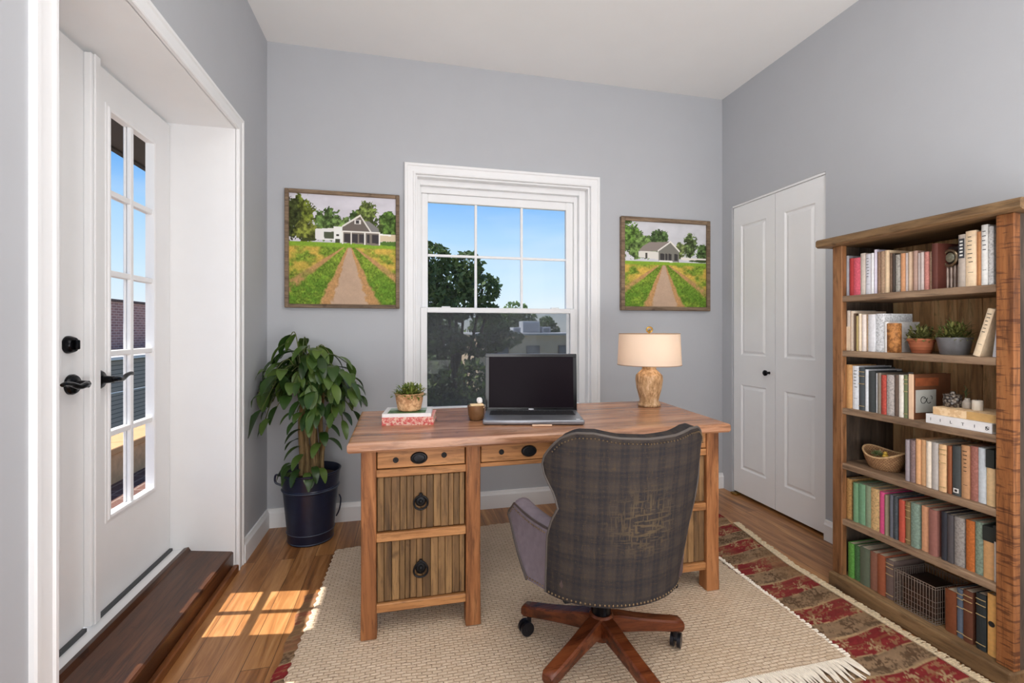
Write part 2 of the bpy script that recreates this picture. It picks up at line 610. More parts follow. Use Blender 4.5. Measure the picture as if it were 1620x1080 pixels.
def lever(root, y, z, sgn):
    h = MB(); h.lathe([(0.036, -1.154), (0.036, -1.146), (0.031, -1.139), (0.016, -1.136), (0.012, -1.10)], (0, y, z), 28, 0)
    ro = h.build('rosette', M_black, root)
    p = cat_spline([(-1.108, y - 0.006 * sgn, z), (-1.098, y + 0.02 * sgn, z), (-1.098, y + 0.05 * sgn, z - 0.003), (-1.100, y + 0.085 * sgn, z + 0.009), (-1.100, y + 0.115 * sgn, z + 0.014), (-1.102, y + 0.128 * sgn, z + 0.010)], 5)
    n = len(p)
    g = MB(); g.tube(p, 0.01, 10, radii=[0.0115 - 0.0055 * i / n for i in range(n)])
    g.build('lever_handle', M_black, root)
lever(door_l, 1.928, 1.048, -1)
lever(door_r, 2.072, 1.050, 1)
h = MB(); h.lathe([(0.031, -1.154), (0.031, -1.148), (0.026, -1.134), (0.024, -1.132)], (0, 1.913, 1.189), 28, 0)
h.box(-1.134, -1.118, 1.907, 1.919, 1.172, 1.206, 0.004, 2)
h.build('deadbolt', M_black, door_l)

# ------------------------------------------------------------------ bifold closet doors
def panel_slab(name, y0, y1, z0, z1, panels):
    # front faces -X at x = XR + 0.012, panels are recessed with raised fields
    xf = XR + 0.012
    d = MB()
    d.box(xf + 0.010, xf + 0.034, y0, y1, z0, z1)
    ys = [y0, panels[0][0], panels[0][1], y1]
    d.box(xf, xf + 0.011, y0, ys[1], z0, z1); d.box(xf, xf + 0.011, ys[2], y1, z0, z1)
    zs = [z0]
    for (a0, a1, c0, c1) in panels:
        zs += [c0, c1]
    zs.append(z1)
    for i in range(0, len(zs), 2):
        d.box(xf, xf + 0.011, ys[1], ys[2], zs[i], zs[i + 1])
    for (a0, a1, c0, c1) in panels:
        def ring(o, x):
            return [(x, a0 + o, c0 + o), (x, a1 - o, c0 + o), (x, a1 - o, c1 - o), (x, a0 + o, c1 - o)]
        d.loft([ring(0.0, xf + 0.0005), ring(0.008, xf + 0.009), ring(0.014, xf + 0.0095), ring(0.030, xf + 0.001), ring(0.036, xf + 0.0005)], cap=False)
        d.quad(*ring(0.036, xf + 0.0005))
    return struct(d.build(name, M_white, smooth=False))
dc = panel_slab('door_3', 2.640, 3.044, 0.022, 2.168, [(2.720, 2.965, 0.205, 0.835), (2.720, 2.965, 1.055, 2.02)])
dd = panel_slab('door_4', 2.249, 2.636, 0.022, 2.168, [(2.325, 2.560, 0.205, 0.835), (2.325, 2.560, 1.055, 2.02)])
k = MB(); k.lathe([(0.010, 2.440), (0.008, 2.428), (0.009, 2.418), (0.019, 2.408), (0.020, 2.400), (0.014, 2.394), (0.004, 2.392)], (0, 2.690, 0.945), 24, 0)
k.build('door_knob', M_black, dc)
k = MB(); k.box(2.405, 2.46, 2.985, 3.04, 0.0, 0.012, 0.003)
k.build('floor_pivot', plain('brass', (150, 118, 60), 0.35, 0.8, k=1.0), dc)
b = MB(); b.box(2.430, 2.47, 2.249, 3.046, 2.170, 2.184)
struct(b.build('trim_6', M_white, smooth=False))

# ------------------------------------------------------------------ window
b = MB()   # casing
ring_frame(b, lambda u, v, d: (u, YB - d, v), 0.060, 1.311, 0.60, 2.287, [(0.0, -0.004), (0.0, 0.020), (0.004, 0.024), (0.013, 0.024), (0.017, 0.017), (0.050, 0.017), (0.056, 0.024), (0.070, 0.024), (0.074, 0.019), (0.074, -0.004)], closed=False)
struct(b.build('trim_7', M_white, smooth=False))
b = MB()   # jamb linings, stepped towards the sashes
b.box(0.06, 0.072, YB, 3.42, 0.62, 2.288); b.box(1.299, 1.311, YB, 3.42, 0.62, 2.288); b.box(0.072, 1.299, YB, 3.42, 2.276, 2.288)
b.box(0.072, 0.092, 3.215, 3.42, 0.70, 2.276, 0.002); b.box(1.250, 1.299, 3.215, 3.42, 0.70, 2.276, 0.002)
b.box(0.092, 1.250, 3.215, 3.42, 2.238, 2.276, 0.002); b.box(0.072, 0.102, 3.250, 3.42, 0.70, 2.238, 0.002); b.box(1.222, 1.250, 3.250, 3.42, 0.70, 2.238, 0.002)
b.box(0.102, 1.222, 3.250, 3.42, 2.196, 2.238, 0.002)
b.box(0.06, 1.311, 3.13, 3.42, 0.62, 0.648, 0.004)
win = struct(b.build('window_1', M_white, smooth=False))
def sash(name, y0, y1, x0, x1, z0, z1, gx0, gx1, gz0, gz1):
    s = MB()
    s.box(x0, gx0, y0, y1, z0, z1, 0.004); s.box(gx1, x1, y0, y1, z0, z1, 0.004)
    s.box(gx0, gx1, y0, y1, z0, gz0, 0.004); s.box(gx0, gx1, y0, y1, gz1, z1, 0.004)
    o = s.build(name, M_white, win, smooth=False)
    g = MB(); g.box(gx0, gx1, (y0 + y1) / 2 - 0.002, (y0 + y1) / 2 + 0.002, gz0, gz1)
    g.build('glass_pane', M_glass, o, smooth=False)
    return o
up = sash('upper_sash', 3.268, 3.302, 0.102, 1.222, 1.366, 2.196, 0.146, 1.166, 1.398, 2.138)
lo = sash('lower_sash', 3.226, 3.262, 0.094, 1.228, 0.648, 1.398, 0.140, 1.186, 0.705, 1.362)
q = MB()
for x in (0.146 + 1.02 / 3, 0.146 + 2.04 / 3):
    q.box(x - 0.009, x + 0.009, 3.276, 3.294, 1.398, 2.138, 0.003)
q.box(0.146, 1.166, 3.277, 3.293, 1.766 - 0.009, 1.766 + 0.009, 0.003)
q.build('muntin_grid', M_white, up, smooth=False)
q = MB(); q.box(0.24, 0.30, 3.232, 3.262, 1.398, 1.406, 0.002); q.box(1.04, 1.10, 3.232, 3.262, 1.398, 1.406, 0.002)
q.build('tilt_latch', M_white, lo, smooth=False)
q = MB(); q.box(0.10, 1.225, 3.345, 3.347, 0.65, 1.39)
q.build('insect_screen', M_screen, win, smooth=False)
q = MB(); q.box(0.088, 0.104, 3.338, 3.354, 0.648, 1.40); q.box(1.222, 1.236, 3.338, 3.354, 0.648, 1.40); q.box(0.104, 1.222, 3.338, 3.354, 1.38, 1.40)
q.build('screen_frame', M_white, win, smooth=False)

# ------------------------------------------------------------------ rugs
def paint_kilim(U, V):
    # U across (left to right), V from near to far
    n1 = vnoise(U, V, 60, 80, 3, 3); n2 = vnoise(U, V, 9, 10, 11, 3); n3 = vnoise(U, V, 240, 300, 5, 2)
    Y = 0.55 + V * 2.12 + (n2 - 0.5) * 0.035
    ph = (Y / 0.20) % 1.0
    red, beige, drk, pale = np.array([112, 36, 36.]), np.array([128, 104, 80.]), np.array([82, 62, 44.]), np.array([156, 130, 96.])
    c = np.where((ph < 0.55)[..., None], red, beige)
    c = np.where(((ph >= 0.55) & (0.55 * n1 + 0.45 * n3 > 0.555))[..., None], np.array([88, 70, 52.]), c)
    c = np.where(((ph < 0.55) & (0.55 * n1 + 0.45 * n3 < 0.415))[..., None], np.array([132, 92, 66.]), c)
    # thin lines between the bands
    for a, cc in ((0.0, pale), (0.55, pale), (0.30, np.array([120, 66, 46.]))):
        c = np.where((np.abs(ph - a) < 0.022)[..., None], cc, c)
    # flowers in the red bands, dark figures in the beige bands
    X = U * 2.5
    for per, cy, r, cc, sel, off in ((0.26, 0.16, 0.040, pale, 0, 0.05), (0.26, 0.42, 0.034, pale, 0, 0.17), (0.17, 0.78, 0.038, drk, 1, 0.02)):
        dx = ((X + off + np.floor(Y / 0.20) * 0.09) % per) - per / 2
        dy = (ph - cy) * 0.20
        rr = np.hypot(dx, dy)
        an = np.arctan2(dy, dx)
        shape = r * (0.62 + 0.38 * np.cos(an * 6))
        mk = (rr < shape * (0.75 + 0.5 * n1)) & (n3 > 0.40)
        c = np.where(mk[..., None], cc * 0.95, c)
    worn = np.clip((n2 - 0.40) * 3.6, 0, 0.85) * np.clip((Y - 1.55) / 0.5, 0.25, 1)
    c = c * (1 - worn[..., None]) + np.array([120, 90, 62.]) * worn[..., None]
    st = vnoise(U, V, 6, 160, 23, 2)
    c = c * (0.80 + 0.22 * n3 + 0.22 * st)[..., None]
    return c
def kilim_xyz(U, V):
    xl = -0.462 + 0.0 * V
    xr = 1.972 + 0.08 * np.clip((V - 0.74) / 0.26, 0, 1)
    yf = 2.30 + 0.40 * U
    X = xl + (xr - xl) * U + 0.006 * np.sin(V * 60)
    Y = 0.55 + (yf - 0.55) * V + 0.008 * np.sin(U * 40)
    return X, Y, 0.004 + 0.0015 * vnoise(U, V, 12, 12, 8, 2)
me = grid_mesh('patterned_rug', 420, 360, kilim_xyz, paint_kilim)
kil = link('patterned_rug', me, attr_mat('kilim_wool', 0.95, 0.35, 220))
tag(kil, 'faded red and beige banded flat-woven rug beneath the cream rug, reaching the bookcase', 'rug')
b = MB()
rg = random.Random(3)
for i in range(420):
    v = i / 420
    y = 0.60 + v * 1.95
    x = 1.972 + 0.08 * max(0, (v - 0.74) / 0.26) - 0.004
    L = rg.uniform(0.018, 0.036)
    a = rg.uniform(-0.5, 0.5)
    b.tube([(x - 0.012, y, 0.008), (x + L * 0.5, y + a * L * 0.4, 0.011), (min(x + L, 2.004) if y < 1.9 else x + L, y + a * L, 0.006)], 0.0032, 5)
fr = b.build('fringe', plain('fringe_cotton', (196, 178, 148), 0.95, var=0.25, scale=90), kil)
fr['kind'] = 'stuff'

def cream_mat():
    m = NT('cream_woven_cotton')
    v = m.coord((1, 1, 1))
    wob = m.noise(v, 5, 2)
    wv = m.n('ShaderNodeVectorMath', operation='SCALE')
    cb = m.n('ShaderNodeCombineXYZ')
    m.l(wob, cb.inputs[1])
    m.l(cb.outputs[0], wv.inputs[0])
    wv.inputs['Scale'].default_value = 0.03
    ad = m.n('ShaderNodeVectorMath', operation='ADD')
    m.l(v, ad.inputs[0]); m.l(wv.outputs[0], ad.inputs[1])
    br = m.n('ShaderNodeTexBrick')
    br.offset = 0.5
    br.inputs['Scale'].default_value = 1.0
    br.inputs['Brick Width'].default_value = 0.036
    br.inputs['Row Height'].default_value = 0.0145
    br.inputs['Mortar Size'].default_value = 0.0026
    br.inputs['Mortar Smooth'].default_value = 0.7
    br.inputs['Color1'].default_value = alb((234, 212, 186), 1.02)
    br.inputs['Color2'].default_value = alb((224, 200, 172), 1.02)
    br.inputs['Mortar'].default_value = alb((192, 166, 138), 1.1)
    m.l(ad.outputs[0], br.inputs['Vector'])
    # dark weft dashes here and there
    d = m.noise(m.coord((60, 130, 1)), 1.0, 2, 0.5)
    dk = m.ramp(d, [(0.60, (0, 0, 0, 1)), (0.68, (1, 1, 1, 1))])
    fac = m.math('MULTIPLY', m.math('MULTIPLY', dk, br.outputs['Fac']), 0.85)
    col = m.mix(fac, br.outputs['Color'], alb((92, 66, 48), 1.0))
    st = m.noise(v, 3.0, 3)
    col = m.mix(m.math('MULTIPLY', m.ramp(st, [(0.5, (0, 0, 0, 1)), (0.75, (1, 1, 1, 1))]), 0.22), col, alb((204, 172, 136), 1.15))
    m.color(col)
    m.set(Roughness=0.95, Specular_IOR_Level=0.1)
    h = m.mix(1.0, m.math('SUBTRACT', 1.0, br.outputs['Fac']), m.noise(v, 160, 3), 'MULTIPLY')
    m.bump(h, 0.8, 0.008)
    return m.m
def cream_xyz(U, V):
    xl = -0.432 + 0.045 * V
    xr = 1.622 + 0.045 * V + 0.010 * np.sin(V * 9)
    yn = 1.372 + 0.020 * U
    yf = 2.735 + 0.14 * np.clip(U / 0.45, 0, 1)
    X = xl + (xr - xl) * U + 0.004 * np.sin(V * 190)
    Y = yn + (yf - yn) * V + 0.004 * np.sin(U * 260)
    Z = 0.0125 + 0.0015 * np.sin(U * 7 + V * 5) * np.sin(V * 6)
    e = np.minimum(np.minimum(U * 2.05, (1 - U) * 2.05), np.minimum(V * 1.4, (1 - V) * 1.4))
    Z = Z - 0.007 * np.clip(1 - e / 0.012, 0, 1)
    return X, Y, Z
M_cream = cream_mat()
crm = link('woven_rug', grid_mesh('woven_rug', 260, 200, cream_xyz), M_cream)
tag(crm, 'cream chunky woven cotton rug under the desk and swivel chair', 'rug')
b = MB()
for i in range(230):
    u = (i + 0.5) / 230
    x = -0.43 + u * 2.05
    L = rg.uniform(0.035, 0.062)
    a = rg.uniform(-0.35, 0.55)
    b.tube([(x, 1.379 + 0.02 * u, 0.0125), (x + a * L * 0.4, 1.368 - L * 0.35, 0.013), (x + a * L, 1.360 - L, 0.008)], 0.0045, 5, radii=[0.0045, 0.0045, 0.0022])
for i in range(110):   # short selvedge tufts on the right edge
    v = (i + 0.5) / 110
    y = 1.40 + v * 1.44
    b.tube([(1.615 + 0.045 * v, y, 0.010), (1.632 + 0.045 * v + rg.uniform(0, 0.008), y + rg.uniform(-0.006, 0.006), 0.009)], 0.0045, 5)
fr = b.build('fringe', plain('cream_fringe', (232, 220, 204), 0.95, k=1.15, var=0.1, scale=60), crm)
fr['kind'] = 'stuff'

# ------------------------------------------------------------------ framed prints on the back wall
def blob(U, V, cx, cy, rx, ry, n, amt=0.5):
    return ((U - cx) / rx) ** 2 + ((V - cy) / ry) ** 2 < 1 + (n - 0.5) * amt * 4
def inpoly(U, V, pts):
    res = np.zeros(U.shape, bool)
    n = len(pts)
    j = n - 1
    for i in range(n):
        xi, yi = pts[i]; xj, yj = pts[j]
        if abs(yj - yi) > 1e-9:
            res ^= ((yi > V) != (yj > V)) & (U < (xj - xi) * (V - yi) / (yj - yi) + xi)
        j = i
    return res
def put(c, mask, col):
    return np.where(mask[..., None], np.array(col, float) if not isinstance(col, np.ndarray) else col, c)
def sst(x, a, b):
    t = np.clip((x - a) / (b - a), 0, 1)
    return (t * t * (3 - 2 * t))[..., None]
def fields(U, V, hz, px, half, edge, nA, nB, nC, seed):
    n4 = vnoise(U, V, 150, 120, 90 + seed, 2)
    n5 = vnoise(U, V, 16, 22, 95 + seed, 4)
    d = np.maximum(hz - V, 0.004)
    s = np.abs((U - px) / d + (nA - 0.5) * 0.10 + (nB - 0.5) * 0.06)
    tex = (0.45 + 0.65 * nB + 0.45 * n4)[..., None]
    green = (np.array([78, 104, 34.]) * (1 - n5)[..., None] + np.array([138, 158, 58.]) * n5[..., None]) * tex
    gold = (np.array([150, 142, 62.]) * (1 - nC)[..., None] + np.array([204, 164, 78.]) * nC[..., None]) * (0.6 + 0.8 * tex * 0.5)
    tan = np.array([172, 132, 88.]) * (0.62 + 0.38 * tex)
    path = np.array([176, 150, 128.]) * (0.92 + 0.05 * n4 + 0.09 * n5)[..., None]
    far = gold * sst(nC, 0.30, 0.62) + green * (1 - sst(nC, 0.30, 0.62))
    c = green * (1 - sst(s, 1.15, 1.30)) + tan * sst(s, 1.15, 1.30)
    k = sst(s, 1.48, 1.72)
    c = c * (1 - k) + far * k
    low = sst((hz - V) / hz, 0.30, 0.72) * sst(nA, 0.25, 0.6)
    c = c * (1 - 0.8 * low) + np.array([66, 94, 30.]) * (0.25 + 1.0 * tex) * 0.8 * low
    k = 1 - sst(s, edge - 0.03, edge + 0.05)
    c = c * (1 - k) + tan * k
    k = 1 - sst(s, half - 0.03, half + 0.02)
    c = c * (1 - k) + path * k
    k = sst(V, hz - 0.05, hz - 0.03)
    return c * (1 - k) + np.array([122, 154, 50.]) * (0.7 + 0.3 * tex) * k
def trees(c, U, V, specs, nA, nB):
    n6 = vnoise(U, V, 34, 34, 61, 3)
    for cx, cy, rx, ry, col in specs:
        m_ = blob(U, V, cx, cy, rx, ry, 0.65 * nA + 0.35 * nB, 0.75)
        lump = np.clip((n6 - 0.32) * 2.4, 0, 1)
        c = put(c, m_, np.array(col, float) * (0.30 + 0.75 * lump + 0.65 * nB)[..., None])
    return c
def paint_farm(U, V):
    nA, nB, nC = vnoise(U, V, 22, 22, 1, 4), vnoise(U, V, 70, 70, 2, 3), vnoise(U, V, 9, 14, 4, 3)
    c = np.ones(U.shape + (3,)) * np.array([196, 193, 200.]) * (0.94 + 0.1 * nC)[..., None]
    c = trees(c, U, V, [(0.35, 0.74, 0.13, 0.15, (82, 104, 56)), (0.52, 0.70, 0.14, 0.10, (96, 118, 66)), (0.60, 0.76, 0.05, 0.12, (70, 92, 50)), (0.72, 0.80, 0.10, 0.14, (98, 112, 58)), (0.92, 0.73, 0.13, 0.14, (72, 96, 44)), (0.80, 0.70, 0.06, 0.14, (84, 100, 52)), (0.10, 0.80, 0.13, 0.17, (92, 102, 40)), (0.02, 0.76, 0.10, 0.2, (50, 56, 28)), (0.15, 0.66, 0.11, 0.10, (98, 104, 46))], nA, nB)
    hz = 0.565
    c = put(c, V < hz, fields(U, V, hz, 0.555, 0.31, 0.50, nA, nB, nC, 0))
    P = lambda *p: inpoly(U, V, p)
    c = put(c, P((0.24, 0.59), (0.42, 0.585), (0.42, 0.70), (0.24, 0.685)), (214, 212, 208))
    c = put(c, P((0.32, 0.60), (0.41, 0.60), (0.41, 0.665), (0.315, 0.66)), (78, 84, 66))
    c = put(c, P((0.41, 0.58), (0.485, 0.57), (0.485, 0.715), (0.41, 0.715)), (222, 220, 214))
    c = put(c, P((0.42, 0.565), (0.465, 0.565), (0.465, 0.60), (0.42, 0.60)), (70, 74, 58))
    c = put(c, P((0.43, 0.625), (0.455, 0.625), (0.455, 0.645), (0.43, 0.645)), (60, 58, 54))
    c = put(c, P((0.69, 0.67), (0.84, 0.67), (0.83, 0.71), (0.74, 0.775), (0.68, 0.775)), (120, 118, 116))
    c = put(c, P((0.485, 0.57), (0.84, 0.55), (0.84, 0.675), (0.485, 0.675)), (120, 112, 102))
    c = put(c, P((0.485, 0.67), (0.76, 0.67), (0.655, 0.83), (0.485, 0.72)), (104, 96, 90))
    c = put(c, P((0.48, 0.705), (0.485, 0.725), (0.655, 0.835), (0.765, 0.675), (0.75, 0.675), (0.655, 0.815)), (208, 204, 196))
    c = put(c, P((0.60, 0.745), (0.66, 0.745), (0.66, 0.785), (0.60, 0.785)), (206, 202, 196))
    c = put(c, P((0.615, 0.75), (0.645, 0.75), (0.645, 0.78), (0.615, 0.78)), (64, 60, 60))
    for x0, x1 in ((0.505, 0.56), (0.58, 0.63), (0.645, 0.70), (0.72, 0.745), (0.765, 0.83)):
        c = put(c, P((x0, 0.575), (x1, 0.57), (x1, 0.655), (x0, 0.655)), (62, 58, 60))
    for x in (0.49, 0.57, 0.70, 0.838):
        c = put(c, P((x - 0.006, 0.555), (x + 0.006, 0.555), (x + 0.006, 0.675), (x - 0.006, 0.675)), (220, 216, 208))
    c = put(c, P((0.48, 0.665), (0.845, 0.665), (0.845, 0.677), (0.48, 0.677)), (214, 210, 202))
    c = put(c, P((0.845, 0.59), (1.0, 0.59), (1.0, 0.66), (0.845, 0.66)), (198, 182, 154))
    c = put(c, P((0.845, 0.65), (0.95, 0.645), (0.95, 0.66), (0.845, 0.665)), (222, 218, 210))
    c = put(c, blob(U, V, 0.93, 0.575, 0.09, 0.022, nA, 0.6), (78, 108, 48))
    c = put(c, blob(U, V, 0.18, 0.585, 0.1, 0.014, nA, 0.6), (60, 66, 34))
    return c
def paint_barn(U, V):
    nA, nB, nC = vnoise(U, V, 20, 22, 31, 4), vnoise(U, V, 64, 70, 32, 3), vnoise(U, V, 9, 14, 34, 3)
    c = np.ones(U.shape + (3,)) * np.array([192, 192, 196.]) * (0.94 + 0.1 * nC)[..., None]
    c = trees(c, U, V, [(0.05, 0.80, 0.14, 0.22, (82, 108, 50)), (0.25, 0.72, 0.12, 0.14, (96, 118, 66)), (0.42, 0.80, 0.12, 0.12, (72, 92, 54)), (0.20, 0.66, 0.2, 0.10, (86, 106, 58)), (0.80, 0.74, 0.10, 0.14, (84, 100, 60)), (0.68, 0.68, 0.06, 0.10, (104, 116, 70)), (0.96, 0.66, 0.08, 0.1, (72, 92, 52))], nA, nB)
    hz = 0.535
    c = put(c, V < hz, fields(U, V, hz, 0.475, 0.30, 0.46, nA, nB, nC, 3))
    P = lambda *p: inpoly(U, V, p)
    c = put(c, P((0.17, 0.58), (0.42, 0.56), (0.42, 0.65), (0.17, 0.655)), (204, 200, 192))
    c = put(c, P((0.25, 0.565), (0.275, 0.565), (0.275, 0.635), (0.25, 0.635)), (70, 66, 60))
    c = put(c, P((0.17, 0.65), (0.42, 0.66), (0.555, 0.775), (0.30, 0.76), (0.22, 0.71)), (134, 124, 118))
    c = put(c, P((0.41, 0.55), (0.66, 0.535), (0.66, 0.665), (0.555, 0.78), (0.41, 0.66)), (116, 114, 106))
    c = put(c, P((0.40, 0.65), (0.555, 0.765), (0.665, 0.655), (0.67, 0.67), (0.555, 0.785), (0.40, 0.67)), (212, 208, 200))
    for x0, x1 in ((0.43, 0.48), (0.49, 0.52), (0.53, 0.565), (0.60, 0.645)):
        c = put(c, P((x0, 0.555), (x1, 0.55), (x1, 0.63), (x0, 0.635)), (60, 58, 58))
    c = put(c, P((0.42, 0.535), (0.58, 0.53), (0.58, 0.55), (0.42, 0.555)), (216, 212, 204))
    c = put(c, P((0.68, 0.565), (1.0, 0.56), (1.0, 0.59), (0.68, 0.595)), (214, 208, 200))
    c = put(c, blob(U, V, 0.92, 0.555, 0.13, 0.016, nA, 0.6), (60, 74, 42))
    return c
M_print = attr_mat('canvas_print', 0.75, 0.05, 300)
M_frame = wood('weathered_frame_wood', (84, 68, 54), (122, 102, 82), (146, 124, 100), 0, 16, 0.7, 0.3, 0.25)
def picture(name, label, x0, x1, z0, z1, fn, fw, n):
    t = thing(name, label, 'picture', ((x0 + x1) / 2, YB, (z0 + z1) / 2))
    og = t.location
    f = MB()
    f.box(x0, x0 + fw, YB - 0.034, YB - 0.001, z0, z1, 0.003); f.box(x1 - fw, x1, YB - 0.034, YB - 0.001, z0, z1, 0.003)
    f.box(x0 + fw, x1 - fw, YB - 0.034, YB - 0.001, z1 - fw, z1, 0.003); f.box(x0 + fw, x1 - fw, YB - 0.034, YB - 0.001, z0, z0 + fw, 0.003)
    f.build('frame', M_frame, t, og, smooth=False)
    a0, a1, c0, c1 = x0 + fw - 0.002, x1 - fw + 0.002, z0 + fw - 0.002, z1 - fw + 0.002
    me = grid_mesh('print', n, n, lambda U, V: (a0 + (a1 - a0) * U - og.x, 0 * U + YB - 0.018 - og.y, c0 + (c1 - c0) * V - og.z), fn, k=1.3)
    link('print', me, M_print, t, og, smooth=False)
    bk = MB(); bk.box(a0, a1, YB - 0.0165, YB - 0.004, c0, c1)
    bk.build('backing_board', M_frame, t, og, smooth=False)
picture('framed_picture', 'larger framed farmhouse and dirt lane picture, left of the window', -0.746, -0.045, 1.382, 2.132, paint_farm, 0.024, 230)
picture('framed_picture', 'smaller framed barn and dirt path picture above the lamp, right of the window', 1.548, 2.298, 1.387, 2.084, paint_barn, 0.030, 210)

# ------------------------------------------------------------------ desk
W_desk = wood('desk_leg_wood', (98, 58, 30), (150, 96, 56), (178, 122, 76), 2, 10, 0.55, 0.3, 0.12, k=1.15)
W_top = wood('desk_top_wood', (120, 78, 52), (164, 116, 84), (188, 142, 110), 0, 9, 0.27, 0.15, 0.14, k=1.25, spec=0.7)
W_drw = wood('drawer_front_wood', (120, 78, 42), (168, 116, 70), (190, 138, 88), 0, 10, 0.5, 0.25, 0.1, k=1.15)
W_brd = wood('weathered_board_wood', (78, 57, 37), (120, 90, 57), (150, 116, 75), 2, 10, 0.65, 0.35, 0.4, k=1.15)
W_iron = plain('blackened_iron', (34, 34, 36), 0.45, 0.7, k=1.0, var=0.3, scale=80, bump=0.3)

DZ = 0.0135
desk = thing('desk', 'rustic reclaimed wood pedestal desk with plank doors, standing on the cream rug', 'desk', (0.63, 2.21, DZ))
DO = (0.63, 2.21, 0.0)
def D(mb, name, m, parent=desk, **kw):
    return mb.build(name, m, parent, DO, **kw)
zt0, zt1 = 0.752, 0.793
b = MB()
rg = random.Random(5)
ys = [1.852, 2.00, 2.145, 2.29, 2.43, 2.578]
for i in range(5):
    y0, y1 = ys[i], ys[i + 1]
    xl = [-0.222 - 0.012 * (y - 1.85) / 0.7 for y in (y0, y1)]
    xr = [1.468 + 0.05 * (y - 1.85) / 0.7 for y in (y0, y1)]
    e = 0.004
    secs = []
    for x0, xx in ((0, 0),):
        pass
    pts = [(xl[0], y0 + 0.0006), (xr[0], y0 + 0.0006), (xr[1], y1 - 0.0006), (xl[1], y1 - 0.0006)]
    def ring(z, o):
        cx, cy = sum(p[0] for p in pts) / 4, sum(p[1] for p in pts) / 4
        return [(p[0] + (o if p[0] < cx else -o), p[1] + ((o if i == 0 else 0) if p[1] < cy else -(o if i == 4 else 0)), z) for p in pts]
    b.loft([ring(zt0, 0.006), ring(zt0 + 0.008, 0.0), ring(zt1 - 0.010, 0.0), ring(zt1 - 0.002, 0.005), ring(zt1, 0.012)])
D(b, 'tabletop', W_top, smooth=False)
def leg(x0, x1, y0, y1):
    q = MB()
    s = 0.002
    q.loft([[(x0 - s, y0 - s, 0), (x1 + s, y0 - s, 0), (x1 + s, y1 + s, 0), (x0 - s, y1 + s, 0)],
            [(x0, y0, 0.2), (x1, y0, 0.2), (x1, y1, 0.2), (x0, y1, 0.2)],
            [(x0, y0, zt0 + 0.002), (x1, y0, zt0 + 0.002), (x1, y1, zt0 + 0.002), (x0, y1, zt0 + 0.002)]])
    bmesh.ops.bevel(q.bm, geom=[e for e in q.bm.edges], offset=0.003, segments=1, affect='EDGES')
    D(q, 'leg', W_desk, smooth=False)
for xa, xb in ((-0.175, -0.117), (0.241, 0.301), (0.963, 1.023), (1.376, 1.440)):
    leg(xa, xb, 1.898, 1.958)
    leg(xa, xb, 2.462, 2.522)

def oval_pull(parent, x, z, y):
    q = MB(); q.lathe([(0.034, 0.0), (0.034, 0.004), (0.030, 0.009), (0.024, 0.010), (0.021, 0.007), (0.010, 0.0075), (0.004, 0.008)], (0, 0, 0), 32, 2, sy=0.72)
    for v in q.bm.verts:
        v.co = Vector((x + v.co.x, y - v.co.z, z + v.co.y))
    D(q, 'oval_pull', W_iron, parent)
def bolt(parent, x, z, y):
    q = MB(); q.lathe([(0.0115, 0.0), (0.011, 0.003), (0.007, 0.004), (0.002, 0.002)], (0, 0, 0), 20, 2)
    for v in q.bm.verts:
        v.co = Vector((x + v.co.x, y - v.co.z, z + v.co.y))
    D(q, 'bolt_head', plain('bolt_black', (20, 16, 14), 0.7, k=1.0), parent)
def ring_pull(parent, x, z, y, pear=False):
    q = MB()
    q.lathe([(0.022, 0.0), (0.022, 0.003), (0.017, 0.008), (0.009, 0.009), (0.006, 0.015), (0.002, 0.017)], (0, 0, 0), 28, 2, sy=1.25 if pear else 1.0)
    for v in q.bm.verts:
        v.co = Vector((x + v.co.x, y - v.co.z, z + v.co.y))
    D(q, 'pull_plate', W_iron, parent)
    q = MB()
    pts = [(x + 0.0275 * math.sin(a) * (1 - (0.18 * math.cos(a) if pear else 0)), y - 0.013, z - 0.004 + (0.031 if pear else 0.0275) * math.cos(a)) for a in [2 * math.pi * i / 28 for i in range(28)]]
    q.tube(pts, 0.0042, 8, closed=True)
    q.box(x - 0.007, x + 0.007, y - 0.018, y, z + 0.020, z + 0.034, 0.003)
    D(q, 'ring_pull', W_iron, parent)
def drawer(x0, x1, z0, z1, pulls, bolts):
    q = MB(); q.box(x0, x1, 1.906, 2.35, z0, z1, 0.004, 2)
    o = D(q, 'drawer', W_drw, smooth=False)
    for x, z in pulls:
        oval_pull(o, x, z, 1.906)
    for x, z in bolts:
        bolt(o, x, z, 1.906)
def plank_door(x0, x1, z0, z1, n, seed, pear, dark=()):
    rr = random.Random(seed)
    q = MB()
    cuts = [x0]
    ws = [rr.uniform(0.7, 1.25) for _ in range(n)]
    tot = sum(ws)
    for wv in ws:
        cuts.append(cuts[-1] + (x1 - x0) * wv / tot)
    for i in range(n):
        q.box(cuts[i] + 0.0008, cuts[i + 1] - 0.0008, 1.918 + rr.uniform(-0.0025, 0.0015), 1.94, z0 + rr.uniform(0, 0.002), z1 - rr.uniform(0, 0.002), 0.0016)
    o = D(q, 'plank_door', W_brd, smooth=False)
    ring_pull(o, (x0 + x1) / 2 - 0.004, (z0 + z1) / 2 + 0.004, 1.917, pear)
    return o
